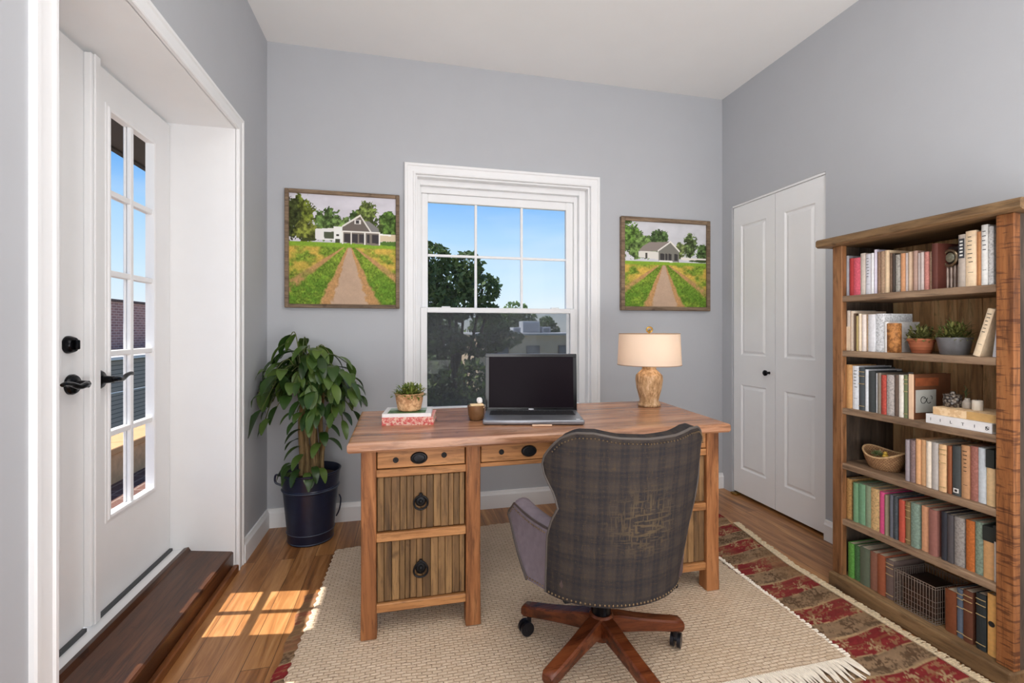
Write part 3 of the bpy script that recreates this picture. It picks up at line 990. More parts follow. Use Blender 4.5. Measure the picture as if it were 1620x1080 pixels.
def pedestal(x0, x1, seed):
    xi0, xi1 = x0 + 0.058, x1 - 0.060
    drawer(xi0 + 0.003, xi1 - 0.004, 0.672, 0.746, [((xi0 + xi1) / 2 - 0.012, 0.708)], [(xi0 + 0.075, 0.704), (xi1 - 0.09, 0.713)])
    for z0, z1, dz in ((0.637, 0.668, 0.0), (0.378, 0.412, 0.0), (0.096, 0.130, 0.0)):
        q = MB(); q.box(xi0 - 0.002, xi1 + 0.002, 1.906, 1.940, z0, z1, 0.003)
        D(q, 'rail', W_drw, smooth=False)
    plank_door(xi0 + 0.002, xi1 - 0.004, 0.416, 0.634, 13, seed, False)
    plank_door(xi0 + 0.002, xi1 - 0.004, 0.134, 0.375, 13, seed + 1, True)
    for xs in (x0 + 0.012, x1 - 0.030):
        q = MB()
        for i in range(5):
            q.box(xs, xs + 0.018, 1.958 + i * 0.1008 + 0.0005, 1.958 + (i + 1) * 0.1008 - 0.0005, 0.105, 0.752, 0.001)
        D(q, 'side_panel', W_brd, smooth=False)
    q = MB(); q.box(xi0, xi1, 2.490, 2.506, 0.10, 0.752)
    D(q, 'back_panel', W_brd, smooth=False)
    q = MB(); q.box(xi0, xi1, 1.94, 2.49, 0.10, 0.114)
    D(q, 'bottom_panel', W_brd, smooth=False)
pedestal(-0.175, 0.301, 11)
pedestal(0.963, 1.440, 17)
drawer(0.305, 0.959, 0.672, 0.746, [(0.512, 0.709), (0.76, 0.709)], [(0.392, 0.711), (0.875, 0.711)])
q = MB(); q.box(0.301, 0.963, 1.906, 1.94, 0.652, 0.669, 0.002)
D(q, 'rail', W_drw, smooth=False)
q = MB(); q.box(0.301, 0.963, 2.490, 2.506, 0.64, 0.752)
D(q, 'back_panel', W_brd, smooth=False)
TOP = zt1 + DZ

# ------------------------------------------------------------------ laptop
lap = thing('laptop', 'open black and silver laptop with a dark screen on the desk', 'laptop', (0.625, 2.28, TOP), -TH)
M_silver = plain('laptop_silver', (150, 152, 158), 0.35, 0.7, k=1.0)
M_lid = plain('glossy_black_plastic', (14, 13, 15), 0.18, k=1.0)
b = MB(); b.box(-0.232, 0.232, -0.272, 0.0, 0.003, 0.024, 0.006, 3)
base = b.build('base', M_silver, lap)
b = MB(); b.box(-0.226, 0.226, -0.265, -0.004, 0.0, 0.008, 0.002)
b.build('underside', M_lid, base, smooth=False)
b = MB()
rows = [(-0.032, 0.0095, 15), (-0.052, 0.0165, 15), (-0.071, 0.0165, 14), (-0.090, 0.0165, 13), (-0.109, 0.0165, 12)]
for y, hgt, n in rows:
    wv = 0.40 / n
    for i in range(n):
        b.box(-0.20 + i * wv + 0.0012, -0.20 + (i + 1) * wv - 0.0012, y - hgt / 2, y + hgt / 2, 0.0235, 0.0262, 0.0008)
for x0, x1 in ((-0.20, -0.175), (-0.172, -0.147), (-0.144, -0.112), (-0.109, 0.045), (0.048, 0.08), (0.083, 0.115), (0.118, 0.158), (0.161, 0.20)):
    b.box(x0, x1, -0.137, -0.120, 0.0235, 0.0262, 0.0008)
b.box(-0.208, 0.208, -0.145, -0.022, 0.0238, 0.0245)
b.build('keyboard', plain('key_black', (22, 22, 26), 0.45, k=1.0), base, smooth=False)
b = MB(); b.box(-0.055, 0.045, -0.252, -0.172, 0.0238, 0.0246, 0.0004)
b.build('trackpad', plain('trackpad_grey', (120, 122, 128), 0.3, 0.5, k=1.0), base, smooth=False)
b = MB(); b.box(0.196, 0.214, -0.262, -0.244, 0.0238, 0.0244)
b.build('palm_rest_sticker', plain('sticker_white', (236, 238, 242), 0.4, k=1.0), base, smooth=False)
Mt = Matrix.Translation((0, 0.002, 0.016)) @ Matrix.Rotation(math.radians(-4), 4, 'X')
b = MB(); b.box(-0.236, 0.236, -0.001, 0.013, 0.0, 0.296, 0.005, 3, mat=Mt)
lid = b.build('lid', M_silver, lap)
b = MB()
b.box(-0.235, 0.235, -0.0035, 0.0, 0.003, 0.020, 0.001, mat=Mt); b.box(-0.235, 0.235, -0.0035, 0.0, 0.279, 0.294, 0.001, mat=Mt)
b.box(-0.235, -0.217, -0.0035, 0.0, 0.020, 0.279, 0.001, mat=Mt); b.box(0.217, 0.235, -0.0035, 0.0, 0.020, 0.279, 0.001, mat=Mt)
b.build('bezel', M_lid, lid, smooth=False)
b = MB(); b.box(-0.217, 0.217, -0.0022, 0.0, 0.020, 0.279, mat=Mt)
m = NT('dark_lcd'); m.color((0.010, 0.006, 0.009, 1)); m.set(Roughness=0.3, Specular_IOR_Level=0.06)
b.build('screen', m.m, lid, smooth=False)
b = MB(); b.lathe([(0.014, 0.0), (0.014, 0.0006), (0.010, 0.0008)], (0, 0, 0), 20, 2, sy=0.2)
for v in b.bm.verts:
    v.co = Mt @ Vector((v.co.x, -0.0035 - v.co.z, 0.0115 + v.co.y))
b.build('badge', plain('badge_silver', (215, 215, 220), 0.3, 0.3, k=1.0), lid)
for x in (-0.15, 0.15):
    b = MB(); b.lathe([(0.007, x - 0.03), (0.007, x + 0.03)], (0, 0.0, 0.019), 14, 0)
    b.build('hinge', M_lid, lap)

# ------------------------------------------------------------------ little things on the desk
M_page = plain('book_pages', (214, 200, 176), 0.9, k=1.1, var=0.12, scale=200)
def flat_book(name, label, loc, rz, wx, dy, h, cover, group=None, spine_side=-1, cat='book'):
    t = thing(name, label, cat, loc, rz, group)
    q = MB(); q.box(-wx / 2, wx / 2, -dy / 2, dy / 2, 0, 0.0025); q.box(-wx / 2, wx / 2, -dy / 2, dy / 2, h - 0.0025, h)
    q.box(-wx / 2, wx / 2, -dy / 2, -dy / 2 + 0.004, 0.0025, h - 0.0025)
    q.build('cover', cover, t, smooth=False)
    q = MB(); q.box(-wx / 2 + 0.004, wx / 2 - 0.004, -dy / 2 + 0.004, dy / 2 - 0.004, 0.0025, h - 0.0025)
    q.build('page_block', M_page, t, smooth=False)
    return t
def mottled(name, c1, c2, scale=60, rough=0.75, k=1.2, th=(0.45, 0.56)):
    m = NT(name)
    m.color(m.ramp(m.noise(m.coord(), scale, 5, 0.7), [(th[0], alb(c1, k)), (th[1], alb(c2, k))]))
    m.set(Roughness=rough)
    return m.m
bk = flat_book('book', 'thick red and cream flecked book lying flat at the bottom of the desk stack', (0.018, 2.245, TOP), -0.13, 0.232, 0.19, 0.035, mottled('red_flecked', (196, 82, 80), (222, 188, 170), 110))
bk2 = flat_book('book', 'thin white book with a green landscape cover on the desk, under the small potted plant', (0.010, 2.252, TOP + 0.0352), -0.10, 0.220, 0.185, 0.016, plain('white_cover', (232, 230, 228), 0.5, k=1.0))
def paint_cover(U, V):
    nB, nC = vnoise(U, V, 30, 16, 71, 3), vnoise(U, V, 6, 5, 72, 3)
    c = np.where((V > 0.55)[..., None], np.array([150, 166, 150.]), np.array([70, 104, 60.]) * (0.5 + nB)[..., None])
    return c * (0.7 + 0.6 * nC)[..., None]
me = grid_mesh('cover_picture', 60, 40, lambda U, V: (-0.088 + 0.172 * U, -0.082 + 0.14 * V, 0 * U + 0.0165), paint_cover)
link('cover_picture', me, attr_mat('cover_ink', 0.45), bk2)

def sprig_mesh(c, rx, ry, rz, n, L, W, seed, out=0.8, droop=0.7, inner=0.25):
    rr = random.Random(seed)
    q = MB()
    for i in range(n):
        a = rr.uniform(0, 2 * math.pi)
        e = math.acos(rr.uniform(0.0, 1.0))
        d = Vector((math.sin(e) * math.cos(a), math.sin(e) * math.sin(a), math.cos(e)))
        f = rr.uniform(inner, 1.0)
        p = Vector((c[0] + d.x * rx * f, c[1] + d.y * ry * f, c[2] + d.z * rz * f))
        dd = d + Vector((rr.uniform(-1, 1), rr.uniform(-1, 1), rr.uniform(-0.4, 1))) * out
        q.leaf(p, dd, (0, 0, 1), L * rr.uniform(0.6, 1.2), W * rr.uniform(0.7, 1.2), droop * rr.uniform(0.2, 1), 0.25, 3)
    return q
def leafmat(name, c1, c2, c3, rough=0.45, k=1.2):
    m = NT(name)
    isl = m.island()
    col = m.ramp(isl, [(0.0, alb(c1, k)), (0.5, alb(c2, k)), (1.0, alb(c3, k))])
    m.color(col)
    m.set(Roughness=rough)
    tr = m.n('ShaderNodeBsdfTranslucent')
    m.l(col, tr.inputs[0])
    mxs = m.n('ShaderNodeMixShader')
    mxs.inputs[0].default_value = 0.22
    m.l(m.b.outputs[0], mxs.inputs[1]); m.l(tr.outputs[0], mxs.inputs[2])
    m.l(mxs.outputs[0], m.out.inputs[0])
    return m.m
M_soil = plain('soil', (60, 42, 28), 0.95, k=1.0, var=0.5, scale=120, bump=0.6)
def potted(name, label, loc, prof, pm, seed, rx, rz, n, L, W, lm, soil_r, soil_z, group=None, sx=1.0):
    t = thing(name, label, 'plant', loc, 0, group)
    q = MB(); q.lathe(prof, (0, 0, 0), 36, 2, True, False, sx=sx)
    q.build('pot', pm, t)
    q = MB(); q.lathe([(soil_r, soil_z - 0.004), (soil_r * 0.6, soil_z + 0.006), (0.001, soil_z + 0.008)], (0, 0, 0), 24, 2, False, False, sx=sx)
    q.build('soil', M_soil, t)
    q = sprig_mesh((0, 0, soil_z), rx * sx, rx, rz, n, L, W, seed)
    q.build('foliage', lm, t)
    return t
M_tanpot = mottled('tan_stoneware', (168, 122, 84), (206, 164, 122), 45, 0.8)
potted('potted_plant', 'small bushy green plant in a tan pot on the desk book stack', (0.014, 2.242, TOP + 0.0525),
       [(0.046, 0.0), (0.054, 0.006), (0.061, 0.04), (0.066, 0.074), (0.070, 0.080), (0.066, 0.083), (0.060, 0.078), (0.058, 0.060)], M_tanpot, 4, 0.078, 0.055, 420, 0.026, 0.013,
       leafmat('bush_leaf', (66, 84, 30), (104, 120, 48), (150, 150, 80)), 0.060, 0.066)
bowl = thing('bowl', 'small brown bowl beside the laptop holding a folded tan cloth', 'bowl', (0.328, 2.20, TOP))
q = MB(); q.lathe([(0.022, 0.0), (0.032, 0.004), (0.038, 0.022), (0.041, 0.052), (0.043, 0.070), (0.040, 0.071), (0.037, 0.05), (0.032, 0.02), (0.004, 0.012)], (0, 0, 0), 32, 2, True, True)
q.build('body', plain('brown_glaze', (112, 78, 48), 0.35, k=1.1, var=0.2), bowl)
q = MB(); q.box(-0.034, 0.034, -0.026, 0.026, 0.060, 0.068, 0.003, 2); q.box(-0.031, 0.033, -0.022, 0.022, 0.070, 0.077, 0.003, 2)
cl = q.build('napkin', plain('tan_cloth', (220, 192, 150), 0.9), None)
cl.location = (0.330, 2.198, TOP + 0.0005); tag(cl, 'folded tan cloth resting in the small brown bowl', 'cloth')
q = MB(); q.ball((0, 0, 0.014), 0.015, 2, (1, 0.8, 1.0))
rr = random.Random(2)
for v in q.bm.verts:
    v.co *= rr.uniform(0.8, 1.2)
tw = q.build('paper_tissue', plain('tissue_white', (240, 238, 236), 0.9, k=1.0), None, smooth=False)
tw.location = (0.345, 2.205, TOP + 0.0775); tag(tw, 'crumpled white tissue on top of the folded cloth in the bowl', 'tissue')
q = MB(); q.tube(cat_spline([(-0.025, 0.012, 0.003), (-0.008, 0.004, 0.004), (0.0, -0.006, 0.003), (0.012, -0.008, 0.004), (0.036, -0.008, 0.003)], 4), 0.003, 6, flat=0.8)
pp = q.build('paper_scrap', plain('paper_white', (238, 228, 218), 0.8, k=1.0), None)
pp.location = (0.372, 2.095, TOP); tag(pp, 'small twisted white paper scrap in front of the brown bowl', 'paper')
q = MB(); q.tube([(-0.042, 0.006, 0.005), (0.0, 0.0, 0.005), (0.046, -0.01, 0.005)], 0.0045, 8)
pn = q.build('pencil', plain('pale_wood_pencil', (226, 190, 160), 0.6, k=1.0), None)
pn.location = (0.592, 1.985, TOP); tag(pn, 'short pale pencil lying in front of the laptop', 'pencil')

# ------------------------------------------------------------------ table lamp
lampt = thing('table_lamp', 'lit table lamp with carved tan base and cream drum shade on the desk', 'lamp', (1.352, 2.385, TOP))
m = NT('carved_plaster')
nz1 = m.noise(m.coord((26, 26, 9)), 2.2, 6, 0.7)
hz = m.n('ShaderNodeSeparateXYZ'); m.l(m.coord(), hz.inputs[0])
m.color(m.ramp(nz1, [(0.36, alb((150, 112, 72), 1.1)), (0.5, alb((196, 156, 112), 1.1)), (0.62, alb((222, 190, 152), 1.1))]))
m.set(Roughness=0.7); m.bump(nz1, 0.9, 0.012)
q = MB(); q.lathe([(0.056, 0.0), (0.062, 0.004), (0.064, 0.012), (0.056, 0.020), (0.052, 0.034), (0.056, 0.052), (0.070, 0.105), (0.076, 0.150), (0.073, 0.176), (0.066, 0.184), (0.062, 0.188), (0.046, 0.204), (0.038, 0.212), (0.040, 0.222), (0.038, 0.232), (0.026, 0.236), (0.012, 0.238), (0.011, 0.25)], (0, 0, 0), 40, 2)
q.build('base', m.m, lampt)
sm = NT('linen_shade'); sm.color(alb((246, 232, 216), 1.0)); sm.set(Roughness=0.9)
tr = sm.n('ShaderNodeBsdfTranslucent'); tr.inputs[0].default_value = (0.90, 0.80, 0.70, 1)
mxs = sm.n('ShaderNodeMixShader'); mxs.inputs[0].default_value = 0.45
sm.l(sm.b.outputs[0], mxs.inputs[1]); sm.l(tr.outputs[0], mxs.inputs[2]); sm.l(mxs.outputs[0], sm.out.inputs[0])
q = MB(); q.lathe([(0.177, 0.236), (0.168, 0.414), (0.166, 0.414), (0.175, 0.236), (0.177, 0.236)], (0, 0, 0), 56, 2, False, False)
shd = q.build('lamp_shade', sm.m, lampt)
q = MB()
q.tube([(0.1765 * math.cos(a), 0.1765 * math.sin(a), 0.237) for a in [2 * math.pi * i / 56 for i in range(56)]], 0.0022, 6, closed=True)
q.tube([(0.1675 * math.cos(a), 0.1675 * math.sin(a), 0.413) for a in [2 * math.pi * i / 56 for i in range(56)]], 0.0022, 6, closed=True)
q.build('shade_trim', plain('shade_trim_tan', (160, 130, 100), 0.8, k=1.0), shd)
M_brass = plain('lamp_brass', (196, 160, 84), 0.25, 0.9, k=1.0)
q = MB()
q.tube([(0, 0, 0.245), (0, 0, 0.30)], 0.011, 12)
q.tube([(0, 0, 0.405), (0, 0, 0.425)], 0.005, 8)
for a in (0, 2.094, 4.189):
    q.tube([(0.0, 0.0, 0.406), (0.166 * math.cos(a), 0.166 * math.sin(a), 0.411)], 0.0018, 6)
q.tube(cat_spline([(0.012, 0, 0.29), (0.05, 0, 0.33), (0.05, 0, 0.38), (0.0, 0, 0.405)], 5), 0.0018, 6)
q.tube(cat_spline([(-0.012, 0, 0.29), (-0.05, 0, 0.33), (-0.05, 0, 0.38), (0.0, 0, 0.405)], 5), 0.0018, 6)
q.build('harp', M_brass, lampt)
q = MB(); q.tube([(0.017 * math.cos(a), -0.004, 0.436 + 0.014 * math.sin(a)) for a in [2 * math.pi * i / 20 for i in range(20)]], 0.005, 8, closed=True)
q.box(-0.004, 0.006, -0.008, 0.0, 0.425, 0.437, 0.001)
q.build('finial', M_brass, lampt)
q = MB(); q.ball((0, 0, 0.335), 0.026, 3, (1, 1, 1.2))
q.build('bulb', emit_mat('bulb_glow', (1.0, 0.80, 0.60, 1), 38.0), lampt)

# ------------------------------------------------------------------ floor plant
pt = thing('potted_plant', 'tall glossy leafy plant with bare canes in a dark navy pot, in the left corner', 'plant', (-0.555, 2.94, 0.0))
M_navy = plain('navy_enamel', (30, 36, 58), 0.28, 0.1, k=1.0, var=0.1)
q = MB(); q.lathe([(0.118, 0.0), (0.126, 0.004), (0.127, 0.012), (0.129, 0.055), (0.132, 0.062), (0.131, 0.070), (0.152, 0.30), (0.157, 0.305), (0.158, 0.318), (0.155, 0.323), (0.163, 0.400), (0.169, 0.404), (0.170, 0.412), (0.164, 0.414), (0.158, 0.405), (0.150, 0.34)], (0, 0, 0), 56, 2, True, False)
pot = q.build('pot', M_navy, pt)
for br_, bz_ in ((0.1325, 0.064), (0.1265, 0.011), (0.159, 0.312)):
    q = MB(); q.tube([(br_ * math.cos(a), br_ * math.sin(a), bz_) for a in [2 * math.pi * i / 48 for i in range(48)]], 0.002, 6, closed=True)
    q.build('raised_band', plain('pot_band_grey', (92, 104, 122), 0.35, 0.3, k=1.0), pot)
q = MB()
q.tube(cat_spline([(-0.160, -0.01, 0.385), (-0.190, -0.01, 0.392), (-0.192, -0.01, 0.350), (-0.160, -0.01, 0.330)], 5), 0.006, 8)
q.build('handle', M_navy, pot)
q = MB(); q.tube(cat_spline([(0.158, 0.0, 0.25), (0.168, 0.0, 0.22), (0.160, 0.0, 0.16), (0.142, 0.0, 0.12)], 5), 0.004, 8)
q.build('handle', M_navy, pot)
q = MB(); q.lathe([(0.155, 0.365), (0.08, 0.385), (0.001, 0.39)], (0, 0, 0), 28, 2, False, False)
q.build('soil', M_soil, pt)
rr = random.Random(9)
M_cane = wood('cane_bark', (86, 66, 42), (132, 108, 72), (170, 146, 104), 2, 14, 0.8, 0.4, 0.3)
tips = []
canes = [((-0.02, 0.0), (-0.06, 0.02), 0.93, 0.019), ((0.02, -0.02), (0.02, -0.03), 0.98, 0.021), ((0.045, 0.02), (0.07, 0.03), 0.90, 0.015), ((-0.05, -0.02), (-0.03, -0.05), 0.86, 0.016), ((0.0, 0.045), (-0.02, 0.06), 0.95, 0.015), ((0.07, -0.03), (0.13, -0.03), 0.82, 0.009), ((0.03, -0.05), (0.045, -0.07), 0.72, 0.009)]
for (a0, a1), (b0, b1), h, r in canes:
    q = MB()
    pth = cat_spline([(a0, a1, 0.36), (a0 * 1.1 + rr.uniform(-.01, .01), a1, 0.52), ((a0 + b0) / 2 + rr.uniform(-.012, .012), (a1 + b1) / 2, 0.70), (b0, b1, h)], 6)
    q.tube(pth, r, 10, radii=[r * (1.15 - 0.45 * i / len(pth)) * rr.uniform(0.93, 1.08) for i in range(len(pth))])
    q.build('cane', M_cane, pt)
    tips.append((b0, b1, h))
lf = MB()
def clampw(co):
    return Vector((max(co.x, -0.275), min(co.y, 0.205), co.z))
stems = MB()
def spray(p0, p1, n, L, W, droop):
    path = cat_spline([p0, ((p0[0] + p1[0]) / 2, (p0[1] + p1[1]) / 2, max(p0[2], p1[2]) + 0.05), p1], 6)
    stems.tube([clampw(x) for x in path], 0.003, 5)
    for i in range(n):
        t = 0.35 + 0.65 * i / max(1, n - 1)
        p = path[min(len(path) - 1, int(t * (len(path) - 1)))]
        out_ = Vector((p1[0] - p0[0], p1[1] - p0[1], 0.0))
        out_ = out_.normalized() if out_.length > 1e-3 else Vector((1, 0, 0))
        d = out_ * rr.uniform(0.3, 1.0) + Vector((rr.uniform(-0.6, 0.6), rr.uniform(-0.7, 0.5), rr.uniform(-0.7, 0.35)))
        lf.leaf(p, d, (0, 0, 1), L * rr.uniform(0.75, 1.2), W * rr.uniform(0.8, 1.2), droop * rr.uniform(0.6, 1.4), 0.25, 7)
for i in range(46):
    a = rr.uniform(0, 2 * math.pi)
    k = rr.choice(tips[:5])
    R = rr.uniform(0.10, 0.31)
    z1 = 1.12 - 1.2 * max(0, R - 0.12) + rr.uniform(-0.12, 0.05)
    spray(k, (k[0] * 0.5 + R * math.cos(a), k[1] * 0.5 + 0.75 * R * math.sin(a), z1), 4, 0.14, 0.072, 1.5)
for i in range(22):   # long hanging strands
    a = rr.uniform(math.pi * 0.9, math.pi * 2.1)
    k = rr.choice(tips)
    R = rr.uniform(0.17, 0.27)
    spray((k[0], k[1], k[2]), (R * math.cos(a), 0.8 * R * math.sin(a), rr.uniform(0.70, 0.90)), 5, 0.11, 0.05, 1.8)
for (x, y, z, dx, dy) in ((0.13, -0.04, 0.78, 0.5, -0.5), (0.14, -0.03, 0.68, 0.9, -0.3), (0.12, -0.05, 0.64, 0.2, -0.6), (0.16, -0.05, 0.60, 0.8, -0.2), (0.10, -0.06, 0.58, -0.2, -0.7), (-0.07, -0.05, 0.66, -0.8, -0.4), (-0.08, -0.04, 0.56, -0.9, -0.4), (-0.05, -0.07, 0.52, -0.4, -0.8), (-0.09, -0.03, 0.60, -0.7, 0.2)):
    lf.leaf((x * 0.6, y, z), (dx, dy, 0.1), (0, 0, 1), 0.12, 0.062, 1.6, 0.22, 7)
for i in range(12):    # leaves spilling over the rim
    a = rr.uniform(math.pi * 1.0, math.pi * 1.75)
    lf.leaf((0.11 * math.cos(a), 0.11 * math.sin(a), 0.42 + rr.uniform(-0.01, 0.05)), (math.cos(a), math.sin(a), 0.5), (0, 0, 1), rr.uniform(0.09, 0.13), 0.052, 2.6, 0.2, 7)
lf.build('foliage', leafmat('glossy_leaf', (38, 62, 26), (58, 86, 36), (98, 122, 56), 0.28, k=1.05), pt, clampfn=clampw)
stems.build('twigs', leafmat('green_stem', (70, 84, 40), (92, 100, 52), (110, 110, 64), 0.5), pt)

# ------------------------------------------------------------------ swivel chair
def plaid_mat(name, base, dark, warm, k=1.1):
    m = NT(name)
    v = m.coord()
    sp = m.n('ShaderNodeSeparateXYZ'); m.l(v, sp.inputs[0])
    wob = m.math('MULTIPLY', m.math('SUBTRACT', m.noise(v, 9, 3), 0.5), 0.012)
    def stripes(sock, per, ph):
        s = m.math('SINE', m.math('MULTIPLY', m.math('ADD', m.math('ADD', sock, wob), ph), 2 * math.pi / per))
        return m.ramp(m.math('ADD', m.math('MULTIPLY', s, 0.5), 0.5), [(0.35, (0, 0, 0, 1)), (0.7, (1, 1, 1, 1))])
    a = stripes(sp.outputs[0], 0.062, 0.01)
    c = stripes(sp.outputs[2], 0.070, 0.0)
    col = m.mix(m.math('MULTIPLY', a, 0.55), alb(base, k), alb(dark, k))
    col = m.mix(m.math('MULTIPLY', c, 0.45), col, alb(dark, k))
    fa = stripes(sp.outputs[0], 0.0155, 0.0); fc = stripes(sp.outputs[2], 0.0175, 0.0)
    col = m.mix(m.math('MULTIPLY', m.math('ADD', fa, fc), 0.10), col, alb(warm, k))
    thr = m.math('MULTIPLY', m.noise(m.coord((260, 260, 40)), 1.0, 2), m.noise(m.coord((40, 40, 260)), 1.0, 2))
    col = m.mix(m.ramp(thr, [(0.30, (0, 0, 0, 1)), (0.42, (0.55, 0.55, 0.55, 1))]), col, alb(warm, k))
    # worn patch in the middle of the back
    d = m.n('ShaderNodeVectorMath', operation='DISTANCE'); m.l(v, d.inputs[0]); d.inputs[1].default_value = (0.02, -0.25, 0.64)
    wp = m.ramp(d.outputs['Value'], [(0.05, (0.42, 0.42, 0.42, 1)), (0.15, (0, 0, 0, 1))])
    th2 = m.ramp(m.noise(m.coord((22, 22, 160)), 1.0, 1), [(0.56, (0, 0, 0, 1)), (0.60, (1, 1, 1, 1))])
    th3 = m.ramp(m.noise(m.coord((160, 160, 22)), 1.0, 1), [(0.56, (0, 0, 0, 1)), (0.60, (1, 1, 1, 1))])
    col = m.mix(m.math('MULTIPLY', m.math('MAXIMUM', th2, th3), wp), col, alb((112, 94, 66), k))
    m.color(col)
    m.set(Roughness=0.85, Specular_IOR_Level=0.15)
    m.bump(m.noise(v, 260, 3), 0.25, 0.003)
    return m.m
M_plaid = plaid_mat('grey_plaid_fabric', (60, 54, 51), (37, 37, 42), (80, 66, 49))
M_velvet = plain('grey_velvet', (112, 102, 108), 0.8, k=1.15, var=0.1, scale=40, spec=0.2)
M_piping = plain('piping_grey', (80, 73, 68), 0.7, k=1.1)
M_nail = plain('nailhead_metal', (110, 92, 70), 0.35, 0.9, k=1.0)
M_cherry = wood('cherry_wood', (56, 25, 12), (98, 48, 25), (124, 68, 38), 0, 8, 0.25, 0.15, 0.05, k=1.1, knots=False)
CX0, CY0 = 0.712, 1.605
chair = thing('swivel_chair', 'grey plaid upholstered swivel chair on a five-legged wooden castor base, tucked at the desk', 'chair', (CX0, CY0, 0.0))
CO = (CX0, CY0, 0.0)
ZB = 0.362
def ztop(a):
    return interp(abs(a), [0, 0.25, 0.45, 0.62, 0.76, 0.88, 0.95, 1.0], [0.903, 0.907, 0.919, 0.916, 0.893, 0.852, 0.825, 0.800])
def Wd(z):
    return interp(z, [0.36, 0.42, 0.56, 0.66, 0.80, 0.86, 0.93], [0.268, 0.274, 0.284, 0.292, 0.302, 0.300, 0.290])
def PhM(z):
    return math.radians(interp(z, [0.36, 0.56, 0.615, 0.665, 0.71, 0.77, 0.82, 0.93], [68, 68, 64, 58, 62, 74, 78, 78]))
def shell(a, t, off=0.0):
    zt = ztop(a) - off * 0.35
    z = ZB + t * (zt - ZB)
    ph = a * PhM(z)
    w_, d_ = Wd(z) - off, 0.225
    yr = 1.335 - 0.050 * t + off * 1.05
    s, c = math.sin(ph), math.cos(ph)
    x = w_ * s
    y = yr + (d_ - off * 0.35) * (1 - c)
    cxz = 0.704 + 0.028 * t
    return Vector((cxz + x, y, z))
NA, NT_ = 40, 26
b = MB()
og = [[b.bm.verts.new(shell(-1 + 2 * i / NA, j / NT_)) for i in range(NA + 1)] for j in range(NT_ + 1)]
ig = [[b.bm.verts.new(shell(-1 + 2 * i / NA, j / NT_, 0.062)) for i in range(NA + 1)] for j in range(NT_ + 1)]
def midv(p, q, up):
    return b.bm.verts.new((p.co + q.co) / 2 + up)
for j in range(NT_):
    for i in range(NA):
        b.bm.faces.new((og[j][i], og[j][i + 1], og[j + 1][i + 1], og[j + 1][i]))
        b.bm.faces.new((ig[j][i + 1], ig[j][i], ig[j + 1][i], ig[j + 1][i + 1]))
# rounded lip: left side up, over the top, right side down
rim_o = [og[j][0] for j in range(NT_ + 1)] + og[NT_][1:NA] + [og[j][NA] for j in range(NT_, -1, -1)]
rim_i = [ig[j][0] for j in range(NT_ + 1)] + ig[NT_][1:NA] + [ig[j][NA] for j in range(NT_, -1, -1)]
cen = Vector((0.711, 1.38, 0.60))
lips = []
for o_, i_ in zip(rim_o, rim_i):
    mid = (o_.co + i_.co) / 2
    outd = Vector((0, 1, 0)) if mid.z < 0.84 else Vector((0, 0.35, 1)).normalized()
    lips.append(b.bm.verts.new(mid + outd * 0.020))
for k_ in range(len(rim_o) - 1):
    b.bm.faces.new((rim_o[k_], lips[k_], lips[k_ + 1], rim_o[k_ + 1]))
    b.bm.faces.new((lips[k_], rim_i[k_], rim_i[k_ + 1], lips[k_ + 1]))
for i in range(NA):
    b.bm.faces.new((og[0][i + 1], og[0][i], ig[0][i], ig[0][i + 1]))
rim_pts = [v.co.copy() for v in rim_o]
bot_pts = [v.co.copy() for v in og[0]]
back = b.build('backrest', M_plaid, chair, CO, ang=60)
b = MB(); b.tube([p + Vector((0, 0.002, 0.001)) for p in rim_pts], 0.0042, 8)
b.build('piping', M_piping, back, CO)
def beads(pts, step, r, offs):
    q = MB()
    acc = 0.0
    prev = pts[0]
    for p in pts[1:]:
        d = (p - prev).length
        acc += d
        if acc >= step:
            acc = 0
            q.ball(p + offs, r, 1)
        prev = p
    return q
fine = []
for k_ in range(len(rim_pts) - 1):
    for s_ in range(6):
        fine.append(rim_pts[k_].lerp(rim_pts[k_ + 1], s_ / 6))
inset = [p + Vector((0.012 if p.x < 0.7 and p.z < 0.86 else (-0.012 if p.x > 0.7 and p.z < 0.86 else 0), -0.007, -0.013 if p.z > 0.84 else 0)) for p in fine]
q = beads(inset, 0.010, 0.0030, Vector((0, 0, 0)))
fb = []
for k_ in range(len(bot_pts) - 1):
    for s_ in range(6):
        fb.append(bot_pts[k_].lerp(bot_pts[k_ + 1], s_ / 6))
q2 = beads(fb, 0.013, 0.0042, Vector((0, -0.001, 0.008)))
me_tmp = bpy.data.meshes.new('tmp'); q2.bm.to_mesh(me_tmp); q.bm.from_mesh(me_tmp); bpy.data.meshes.remove(me_tmp)
nt_ = q.build('nailhead_trim', M_nail, back, CO); nt_['kind'] = 'stuff'

